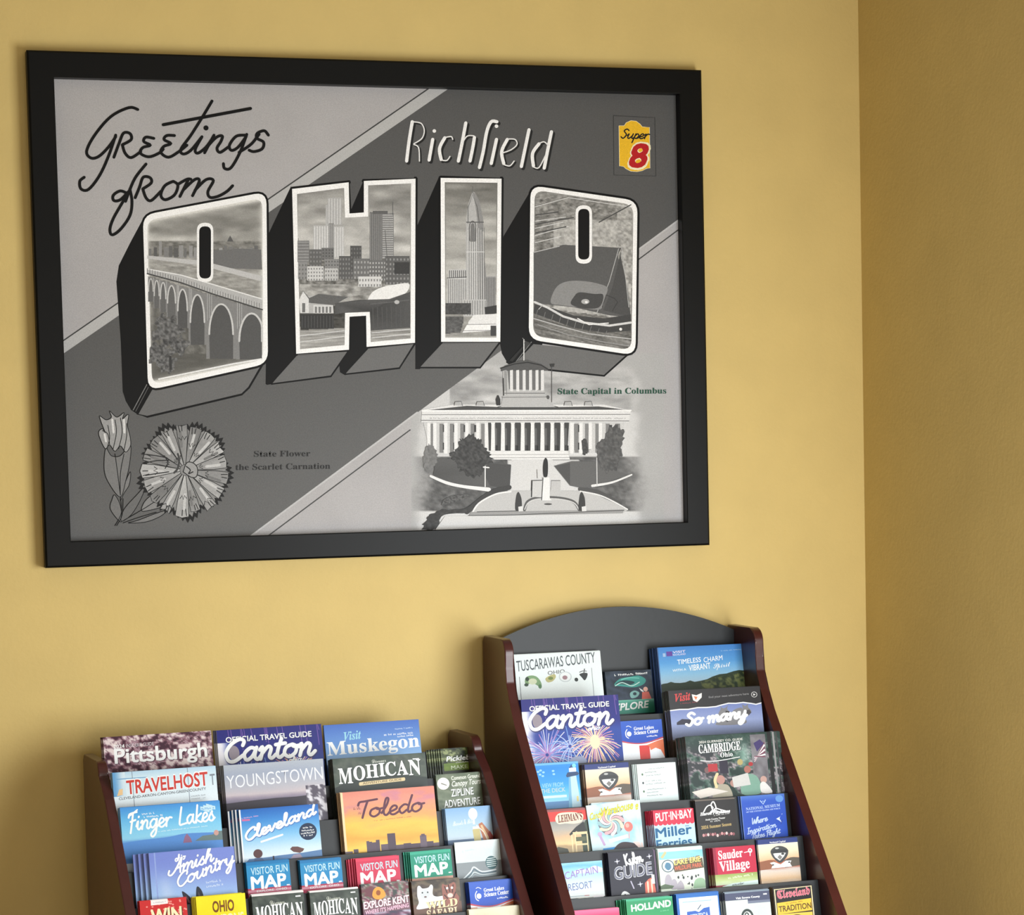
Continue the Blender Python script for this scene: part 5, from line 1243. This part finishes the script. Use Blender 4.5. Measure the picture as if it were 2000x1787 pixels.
pa.poly(fD([(905,905),(970,905),(970,1005),(900,1000)]), 196); pa.line(fD([(905,905),(902,1000)]), 2.4, 54); pa.line(fD([(905,905),(965,903)]), 1.6, 84); pa.poly(fD([(1020,905),(1075,905),(1075,975),(1015,975)]), 186); pa.line(fD([(1020,905),(1072,905)]), 1.2, 110)
pa.poly(fD([(966,885),(1008,885),(1010,1010),(1022,1022),(955,1022),(966,1008)]), 224); pa.line(fD([(970,888),(962,1020)]), 1.8, 70)
pa.poly(fD(curve([(975,880),(970,830),(975,790),(985,770),(997,785),(1000,830),(995,880)], True)), 44)
for x in (828, 1203):
    pa.poly(fD(curve([(x-22,1078),(x-18,1000),(x-6,972),(x+6,985),(x+16,1020),(x+14,1078)], True)), 60); pa.poly(fD([(x-4,1060),(x+22,1055),(x+24,1085),(x-2,1087)]), 214)
pa.line(fD([(628,820),(628,940)]), 2, 226); pa.line(fD([(618,825),(650,828)]), 2.4, 226); pa.line(fD([(1288,770),(1290,935)]), 1.8, 200); pa.line(fD([(935,840),(937,890)]), 1, 130)
pa.poly(fD([(330,1200),(390,1115),(800,1112),(1460,1098),(1460,1165),(700,1180),(330,1197)]), 206)
pa.text('State Capital in Columbus', 1089, 770, 1301, 768.5, 11.5, (36, 78, 62), 'serif', off=.004)
pa.build('poster_print', M_PRINT, poster)

# ---------------------------------------------------------------- brochure racks
M_CHERRY = material('dark_cherry_wood', (64, 24, 22), 0.34, 0.45, noise=(9, 0.22), coat=0.1)
M_SHELF = material('charcoal_shelf_board', (22, 26, 28), 0.42, 0.28, noise=(14, 0.12), bump=(90, 0.15, 0.0008))
M_PAGE = material('white_page_edges', (226, 228, 228), 0.7, 0.3, noise=(220, 0.08))
LEAN = R(12); TA = math.tan(LEAN); CA = math.cos(LEAN); SA = math.sin(LEAN)

class Rack:
    """a stepped floor rack; local x to the right, y into the wall, z up; forward = -y"""
    def __init__(s, name, label, x, y, ang, width, front, boards, shelves, top, back, flush=.04, bfo=None):
        s.M = Matrix.Translation((x, y, 0)) @ Matrix.Rotation(ang, 4, 'Z'); s.Mi = np.array(s.M.inverted())
        s.flush = flush; s.bfo = bfo or {}
        s.w = width; s.zs, s.f0, s.sl = front; s.boards = boards; s.shelves = shelves
        s.root = empty(name, s.M, label, 'brochure rack')
        F = s.F
        # side panels, each one shaped plank with a rounded front shoulder
        zl = 0.42; fl = F(zl)
        prof = [(0, 0), (0, top - .012), (-.012, top)] + [(-(s.f0 - .03 + .03 * math.sin(t)), top - .03 + .03 * math.cos(t)) for t in np.linspace(0, math.pi / 2, 7)]
        if top - s.zs > .06: prof += [(-s.f0 + .002, s.zs + .05), (-s.f0 - .002, s.zs + .02), (-F(s.zs - .03) + .004, s.zs - .02)]
        prof += [(-F(s.zs - .06), s.zs - .06), (-F(zl + .05), zl + .05), (-fl - .01, zl), (-fl - .01, 0)]
        for x0 in (0, width - .02):
            bm = bmesh.new(); prism(bm, prof, x0, x0 + .02)
            bm_obj('side_panel', bm, M_CHERRY, s.root, bevel=.0025, seg=2)
        # back panel, arched or plain
        bm = bmesh.new(); xa, xb = .02, width - .02; kind, zc, zm, fy = back
        n = 24; P_ = [(xa, .05)] + [(xa + (xb - xa) * i / n, zc + (zm - zc) * (1 - (2 * i / n - 1) ** 2)) for i in range(n + 1)] + [(xb, .05)]
        A = [bm.verts.new((x, -fy, z)) for x, z in P_]; B = [bm.verts.new((x, -fy + .012, z)) for x, z in P_]
        bm.faces.new(A); bm.faces.new(B[::-1])
        for i in range(len(P_)): bm.faces.new((A[i], B[i], B[(i + 1) % len(P_)], A[(i + 1) % len(P_)]))
        bm_obj('back_panel', bm, M_SHELF, s.root)
        th = .006
        for r in range(len(boards)):
            zb, zf = boards[r], shelves[r]
            if zb is not None:
                bm = bmesh.new(); f = s.bf(r)
                prism(bm, [(-(f), zb), (-(f - th), zb), (-(f - th) - (zb - zf + .01) * TA, zf - .01), (-f - (zb - zf + .01) * TA, zf - .01)], .0205, width - .0205)
                bm_obj('tier_board', bm, M_SHELF, s.root)
            # shelf of this tier, tilted like its board, reaching the board in front
            f0 = s.ff(r, zf) + .0005
            dep = s.depth(r)
            bm = bmesh.new()
            prism(bm, [(-f0, zf), (-f0 - dep * CA, zf + dep * SA), (-f0 - dep * CA - .005 * SA, zf + dep * SA - .005 * CA), (-f0 - .005 * SA, zf - .005 * CA)], .0205, width - .0205)
            bm_obj('shelf', bm, M_SHELF, s.root)
        bm = bmesh.new(); zf = shelves[-1]; fl2 = s.ff(len(boards) - 1, zf) + s.depth(len(boards) - 1)
        prism(bm, [(-fl2 - .002, zf + .10), (-fl2 - .010, zf + .10), (-fl2 - .010, .06), (-fl2 - .002, .06)], .0205, width - .0205)
        bm_obj('front_panel', bm, M_CHERRY, s.root)
    def F(s, z): return s.f0 + max(0, s.zs - z) * s.sl
    def bf(s, r):                                   # forward distance of a board's face at its own top
        if r in s.bfo: return s.bfo[r]
        return s.F(s.boards[r]) - s.flush if s.boards[r] is not None else s.r0[1]
    r0 = (1.215, .048)
    def ff(s, r, z):                                # forward distance of the board's face at height z
        zb = s.boards[r] if s.boards[r] is not None else s.r0[0]
        return s.bf(r) + (zb - z) * TA
    def depth(s, r):
        if r + 1 >= len(s.boards): return .045
        z = s.shelves[r]
        return max(.02, (s.ff(r + 1, z) - .006 - s.ff(r, z)) * CA - .002)
    def plane_hit(s, px, py, r, T):
        o = s.Mi[:3, :3] @ CAM_LOC + s.Mi[:3, 3]; D = rays(px, py) @ s.Mi[:3, :3].T
        zb = s.boards[r] if s.boards[r] is not None else s.r0[0]; f = s.bf(r) + T / CA
        t = (-o[1] - f - (zb - o[2]) * TA) / (D[:, 1] - TA * D[:, 2])
        return o + t[:, None] * D

COVER_GAIN = 0.83
VS = {'c_canton': 1.0, 'c_muskegon': 1.0, 'c_finger': 1.0, 'c_pittsburgh': .95}
def stack(rack, r, tl, tr, T, n, design, name, label, side, cat, words, backs=None, dx=-.0012, roll=0.0, base=(60, 60, 60), top=None):
    """a pile of n copies leaning in a tier, T metres thick; the front cover's top corners were read off at tl and tr"""
    h = rack.plane_hit([tl[0], tr[0]], [tl[1], tr[1]], r, T)
    x0, x1 = h[0, 0], h[1, 0]; zt = (h[0, 2] + h[1, 2]) / 2; w = x1 - x0
    zf = rack.shelves[r]; f = rack.ff(r, zf)
    Hh = ((zt - zf) - (T) * SA) / CA - .0008              # length along the lean, foot on the tilted shelf
    t = T / n
    # shared meshes in item space: x 0..w, y 0 (back) .. -t (cover), z 0..Hh
    vs = VS.get(design.__name__, abs(tr[0] - tl[0]) / (1045 * w))
    a = Art(lambda u, v: (np.asarray(u) * w, Hh - np.asarray(v) * w * vs), COVER_GAIN)
    a.rect(0, 0, 1, Hh / w / vs, base); design(a)
    c = a.build('front_cover', M_COVER)
    # keep artwork inside the trimmed sheet
    co = np.empty(len(c.data.vertices) * 3); c.data.vertices.foreach_get('co', co); co = co.reshape(-1, 3)
    co[:, 0] = np.clip(co[:, 0], 0, w); co[:, 2] = np.clip(co[:, 2], 0, Hh); co[:, 1] -= t - .0003
    c.data.vertices.foreach_set('co', co.ravel()); c.data.update()
    bm = bmesh.new(); box_bm(bm, .0006, -t + .0003, .0006, w - .0006, -.0003, Hh - .0006)
    pg = bm_obj('page_block', bm, M_PAGE)
    wr = Art(lambda u, v: (np.asarray(u), np.asarray(v)), COVER_GAIN)
    # spine and back sheet in the cover's edge colour
    V = [(0,0,0),(w,0,0),(w,0,Hh),(0,0,Hh),(0,-t+.0002,0),(0,-t+.0002,Hh),(0,-.0003,0),(w,-.0003,0),(w,-.0003,Hh),(0,-.0003,Hh),(.0004,-t+.0002,0),(.0004,-t+.0002,Hh)]
    Fc = [(0,1,2,3),(0,3,5,4)]
    if top is not None:
        V += [(0,-t+.0002,Hh),(w,-t+.0002,Hh),(w,0,Hh+.0002),(0,0,Hh+.0002)]; Fc.append((12,13,14,15))
    bc = mesh_obj('back_cover', V, Fc, M_COVER)
    at = bc.data.color_attributes.new('ink', 'FLOAT_COLOR', 'POINT')
    kc = [tuple(srgb(side, COVER_GAIN))] * 12 + ([tuple(srgb(top, COVER_GAIN))] * 4 if top is not None else [])
    at.data.foreach_set('color', np.array([(*k, 1) for k in kc], np.float32).ravel())
    rr = random.Random(int(tl[0] * 7 + tl[1]))
    grp = words.replace('copies hidden', 'copies') if words else None
    for k in range(n):
        # k = 0 is the front copy, the others stand behind it
        jx = dx * k + (rr.uniform(-.0006, .0006) if k else 0); jz = rr.uniform(0, .0016) if k else 0
        off = T - t * (k + 1)
        M = rack.M @ Matrix.Translation((x0 + jx, -f - off * CA, zf + off * SA)) @ Matrix.Rotation(-LEAN, 4, 'X') @ Matrix.Translation((0, 0, .0008 + jz))
        if roll and k == 0: M = M @ Matrix.Translation((w/2, 0, 0)) @ Matrix.Rotation(roll, 4, 'Y') @ Matrix.Translation((-w/2, 0, 0))
        lab = label if k == 0 else words.replace(' copies', ' copy')
        if k and abs(dx) >= .0029: lab = words.replace(' copies', ' copy', 1).replace(' hidden', '').replace(' fanned', '') + ', %s from the front' % ('second', 'third', 'fourth', 'fifth', 'sixth', 'seventh', 'eighth')[k - 1]
        o = empty(name, M, lab, cat, group=grp if n > 1 else None)
        for src in (c, bc, pg):
            d = src if k == 0 else src.copy()
            if k: C.objects.link(d)
            d.parent = o
rack_low = Rack('brochure_rack', 'lower cherry and charcoal stepped brochure rack at left, standing under the poster', -.655, -.0708, R(4), .79,
    (1.045, .16, .85), [1.02, .977, .917, .855, .795, .74, .68], [.822, .760, .697, .635, .572, .510, .447], 1.052, ('plain', 1.0, 1.0, .047), .03, {0: .098})
rack_tall = Rack('brochure_rack', 'taller cherry brochure rack with arched charcoal back, right of the lower rack', .197, -.010, 0, .575,
    (1.138, .163, .905), [None, 1.079, .995, .9165, .838, .759, .680], [.938, .853, .770, .693, .615, .536, .457], 1.247, ('arch', 1.238, 1.298, .047), .04)

L, T_ = rack_low, rack_tall
mag, bro = 'travel_magazine', 'brochure'
ITEMS = [
 # rack, tier, top-left, top-right, pile, copies, design, name, label, edge colour, category, words for the copies behind
 (L,0,(201,1440),(412,1426.5),.016,4,c_pittsburgh,mag,'mauve city magazine headed Pittsburgh, top left of the lower rack',(96,70,84),'magazine','mauve magazine copies hidden behind the Pittsburgh cover'),
 (L,0,(422.5,1426),(627,1414.5),.018,5,c_canton,mag,'navy Canton travel guide in the top tier of the lower rack',(200,205,220),'magazine','navy guide copies hidden behind the lower Canton cover'),
 (L,0,(632,1417),(817.5,1404.5),.010,3,c_muskegon,mag,'light blue magazine headed Visit Muskegon, highest in the lower rack',(70,104,170),'magazine','blue magazine copies hidden behind the Muskegon cover'),
 (L,0,(860,1464),(940,1456),.024,7,c_pickle,bro,'mossy green brochure beside the cut-off right side panel of the lower rack',(66,70,58),'brochure','dark green brochure copies fanned behind the mossy green front one'),
 (L,1,(219,1509),(421,1496),.012,3,c_travelhost,mag,'pale magazine with red capital masthead under the Pittsburgh magazine',(190,200,206),'magazine','pale magazine copies hidden behind the red masthead cover'),
 (L,1,(436,1494),(631,1482.5),.020,5,c_youngstown,mag,'grey sky magazine headed Youngstown below the lower Canton guide',(110,112,116),'magazine','grey magazine copies hidden behind the Youngstown cover'),
 (L,1,(649,1482.5),(830,1471),.022,5,c_mohican_mag,mag,'large dark green Mohican magazine below the Muskegon magazine',(50,54,50),'magazine','dark green magazine copies hidden behind the large Mohican cover'),
 (L,1,(851,1514),(946,1507),.010,3,c_zipline,bro,'sage green zipline and canopy tours brochure with white round logo',(90,96,84),'brochure','sage brochure copies hidden behind the zipline cover'),
 (L,2,(234,1577.5),(429,1564),.012,3,c_finger,mag,'sky blue Finger Lakes magazine in the left column of the lower rack',(210,222,230),'magazine','sky blue magazine copies hidden behind the Finger Lakes cover'),
 (L,2,(466,1580),(621,1572),.026,4,c_cleveland,mag,'bright blue and white Cleveland magazine with two people at its foot',(34,50,90),'magazine','blue magazine copies with pale spines behind the Cleveland cover'),
 (L,2,(664,1548),(847.5,1535.5),.020,4,c_toledo,mag,'orange sunset Toledo magazine with grey skyline',(120,84,60),'magazine','orange magazine copies hidden behind the Toledo cover'),
 (L,2,(869,1580),(957.5,1572.5),.014,4,c_beer,bro,'pale blue brochure with beer glasses below the zipline brochure',(90,116,150),'brochure','pale blue brochure copies hidden behind the beer glass cover'),
 (L,3,(290,1665),(457,1654),.028,4,c_amish,mag,'lilac blue Amish Country magazine showing two dark horse ears',(150,168,226),'magazine','lilac magazine copies sliding left behind the Amish Country cover'),
 (L,3,(480,1684),(564.5,1679.5),.012,4,c_map_blue,'map_leaflet','left one of the two blue visitor map leaflets',(26,70,110),'leaflet','blue leaflet copies hidden behind the left blue map'),
 (L,3,(585,1680.5),(666,1675),.012,4,c_map_blue,'map_leaflet','right one of the two blue visitor map leaflets, left of the red map',(26,70,110),'leaflet','blue leaflet copies hidden behind the right blue map'),
 (L,3,(694,1677.5),(779,1670.5),.022,5,c_map_red,'map_leaflet','red visitor map leaflet between the blue and green maps',(196,40,70),'leaflet','red leaflet copies hidden behind the red visitor map'),
 (L,3,(800,1664.5),(880,1658),.018,4,c_map_green,'map_leaflet','green visitor map leaflet right of the red one',(20,110,90),'leaflet','green leaflet copies hidden behind the green visitor map'),
 (L,3,(887,1645),(976,1639.5),.006,2,c_globe,bro,'white and grey leaflet with a striped teal ball',(120,130,134),'brochure','white leaflet copies hidden behind the striped ball cover'),
 (L,4,(272,1759),(364,1753.5),.012,3,c_win,bro,'red dotted brochure headed WIN at the lower left corner',(170,40,40),'brochure','red brochure copies hidden behind the WIN cover'),
 (L,4,(382,1750.5),(478.6,1745.5),.016,4,c_ohio,bro,'yellow Ohio brochure under the Amish Country magazine',(196,150,90),'brochure','yellow brochure copies hidden behind the yellow Ohio cover'),
 (L,4,(491,1746.5),(592.5,1740),.012,3,c_mohican_small,bro,'left one of the two small dark green Mohican brochures',(60,62,60),'brochure','dark green brochure copies hidden behind the left small Mohican'),
 (L,4,(604,1740),(699,1732.5),.012,3,c_mohican_small,bro,'right one of the two small dark green Mohican brochures, under the red map',(60,62,60),'brochure','dark green brochure copies hidden behind the right small Mohican'),
 (L,4,(705,1727.5),(797,1721.5),.008,3,c_kent,bro,'flowered brochure with pink outlined Explore Kent lettering',(120,90,100),'brochure','flowered brochure copies hidden behind the Explore Kent cover'),
 (L,4,(803,1721),(897,1716),.014,4,c_safari,bro,'brown brochure with a white and a brown big cat',(110,80,66),'brochure','brown brochure copies hidden behind the big cats cover'),
 (L,4,(915,1723),(1000,1717.5),.016,5,c_science_warm,bro,'blue science centre brochure in the lower rack, right of the big cats',(50,60,130),'brochure','blue brochure copies hidden behind the lower science centre cover'),
 (L,5,(915,1773),(1014,1771.5),.010,2,c_cream,bro,'cream brochure top peeking up at the bottom edge, lower rack',(200,196,176),'brochure','cream brochure copies hidden behind the cream one'),

 (T_,0,(1003.5,1279),(1172,1271),.014,4,c_tuscarawas,mag,'white magazine headed Tuscarawas County at the top of the tall rack',(226,232,232),'magazine','white magazine copies hidden behind the Tuscarawas County cover'),
 (T_,0,(1181,1311),(1272,1308),.012,3,c_explore,bro,'dark brochure with teal green art and Explore lettering in the top tier',(40,52,60),'brochure','dark brochure copies hidden behind the teal Explore cover'),
 (T_,0,(1282.5,1264.5),(1459.6,1257),.036,6,c_timeless,mag,'blue sky magazine reading Timeless Charm, top right of the tall rack',(60,84,130),'magazine','blue magazine copies hidden behind the Timeless Charm cover'),
 (T_,1,(1017,1366),(1207,1357),.020,5,c_canton,mag,'navy Canton travel guide with full fireworks in the tall rack',(90,90,150),'magazine','navy guide copies hidden behind the upper Canton cover'),
 (T_,1,(1209,1409),(1292,1404.5),.016,4,c_science,bro,'blue science centre brochure right of the tall rack Canton guide',(60,84,170),'brochure','blue brochure copies hidden behind the upper science centre cover'),
 (T_,1,(1305,1349),(1484,1340.5),.034,6,c_somany,mag,'charcoal magazine with torn edge and grey animals below Timeless Charm',(84,76,70),'magazine','charcoal magazine copies hidden behind the torn edge cover'),
 (T_,2,(1042.5,1491),(1129,1487.5),.012,3,c_lighthouse,bro,'bright blue brochure with a pale lighthouse',(90,140,190),'brochure','blue brochure copies hidden behind the lighthouse cover'),
 (T_,2,(1141.5,1495),(1227,1487),.020,5,c_guardian,bro,'tan brochure with a shield emblem, middle of the tall rack beside the lighthouse',(150,130,120),'brochure','tan brochure copies hidden behind the left shield emblem cover'),
 (T_,2,(1243,1494),(1319,1487.5),.014,4,c_leaflet,'leaflet','plain white printed leaflet with small grey text lines',(200,214,216),'leaflet','white leaflet copies hidden behind the plain white leaflet'),
 (T_,2,(1337.5,1437),(1523,1430.5),.038,8,c_cambridge,mag,'busy photo magazine headed Cambridge with a striped flag',(90,96,96),'magazine','photo magazine copies hidden behind the Cambridge cover'),
 (T_,3,(1067,1582),(1155,1577),.014,4,c_lehmans,bro,'brochure with a red band and an old timber shop front',(206,90,90),'brochure','red banded brochure copies hidden behind the timber shop cover'),
 (T_,3,(1157,1569),(1252,1563),.018,4,c_candy,bro,'tilted pale blue candy brochure with a swirled lollipop',(200,216,222),'brochure','pale blue brochure copies hidden behind the lollipop cover'),
 (T_,3,(1274.5,1583),(1354,1579),.028,6,c_putinbay,bro,'red and pale blue ferry brochure with scalloped awning edge',(200,60,90),'brochure','red and blue brochure copies behind the ferry cover'),
 (T_,3,(1357,1563.5),(1434.5,1557.5),.018,5,c_theater,bro,'black brochure with a white swirl logo above gold lettering',(60,56,54),'brochure','black brochure copies hidden behind the white swirl cover'),
 (T_,3,(1446,1555),(1531.5,1550),.014,4,c_museum,bro,'royal blue museum brochure beside the right side panel',(44,70,140),'brochure','royal blue brochure copies hidden behind the museum cover'),
 (T_,4,(1096,1684.5),(1175.7,1682),.006,2,c_resort,bro,'pale blue resort brochure beside the left panel of the tall rack',(190,210,220),'brochure','pale blue brochure copies hidden behind the resort cover'),
 (T_,4,(1187,1665.5),(1280,1660),.020,5,c_guide,bro,'black guide brochure with white outlined capitals',(40,42,60),'brochure','black brochure copies hidden behind the outlined guide cover'),
 (T_,4,(1284,1659.5),(1371,1651),.012,3,c_wildlife,bro,'pale wildlife park brochure with dark spots',(190,206,206),'brochure','pale brochure copies hidden behind the wildlife park cover'),
 (T_,4,(1391.5,1656),(1474,1651),.026,7,c_sauder,bro,'crimson village brochure with white serif lettering',(150,40,66),'brochure','crimson brochure copies hidden behind the village cover'),
 (T_,4,(1479,1640),(1557,1635.5),.010,3,c_guardian,bro,'tan brochure with a shield emblem, right of the crimson village brochure',(60,64,110),'brochure','tan brochure copies hidden behind the right shield emblem cover'),
 (T_,5,(1122,1778),(1209,1774),.022,6,c_pink,bro,'hot pink brochure bundle at the bottom of the tall rack',(220,60,110),'brochure','hot pink brochure copies behind the pink front one'),
 (T_,5,(1222,1755.5),(1313,1752),.030,6,c_holland,bro,'green brochure headed Holland',(30,110,80),'brochure','green brochure copies behind the Holland cover'),
 (T_,5,(1320,1748),(1403,1740),.022,5,c_seneca,bro,'blue framed brochure with a blue state shape',(30,80,150),'brochure','blue brochure copies hidden behind the blue state shape cover'),
 (T_,5,(1415,1744),(1502,1736),.022,5,c_eight,bro,'grey brochure with a slate band and round black emblem',(110,118,140),'brochure','slate brochure copies hidden behind the round emblem cover'),
 (T_,5,(1509,1733),(1587,1727.5),.014,4,c_tradition,bro,'black and gold tradition brochure at the lower right corner',(160,140,110),'brochure','black and gold brochure copies behind the tradition cover'),
]
DX = {c_cleveland: -.0055, c_amish: -.0085, c_pickle: -.004, c_map_red: -.0035, c_map_green: -.003, c_timeless: -.0012, c_cambridge: -.001, c_ohio: -.0022, c_putinbay: -.0016, c_holland: -.0022, c_pink: .0, c_somany: -.0006, c_leaflet: -.0022, c_muskegon: .0, c_globe: 0.0}
TOP = {c_putinbay: (226,110,130), c_holland: (130,206,180), c_seneca: (20,90,170), c_eight: (90,104,130), c_pink: (240,120,160), c_sauder: (236,160,176), c_canton: (130,130,180), c_science: (80,110,200), c_science_warm: (80,110,200), c_cambridge: (170,150,180), c_timeless: (170,180,220), c_lehmans: (170,90,90), c_guardian: (70,84,150)}
BASE = {c_canton: (36,40,110), c_map_red: (206,50,84), c_holland: (34,140,84), c_pink: (226,56,106), c_ohio: (240,220,30), c_win: (200,44,44)}
for (rk, r, tl, tr, T, n, des, nm, lab, side, cat, words) in ITEMS:
    stack(rk, r, tl, tr, T, n, des, nm, lab, side, cat, words, dx=DX.get(des, -.0008), roll=R(-3.5) if des is c_candy else 0.0, base=BASE.get(des, tuple(side)), top=TOP.get(des))
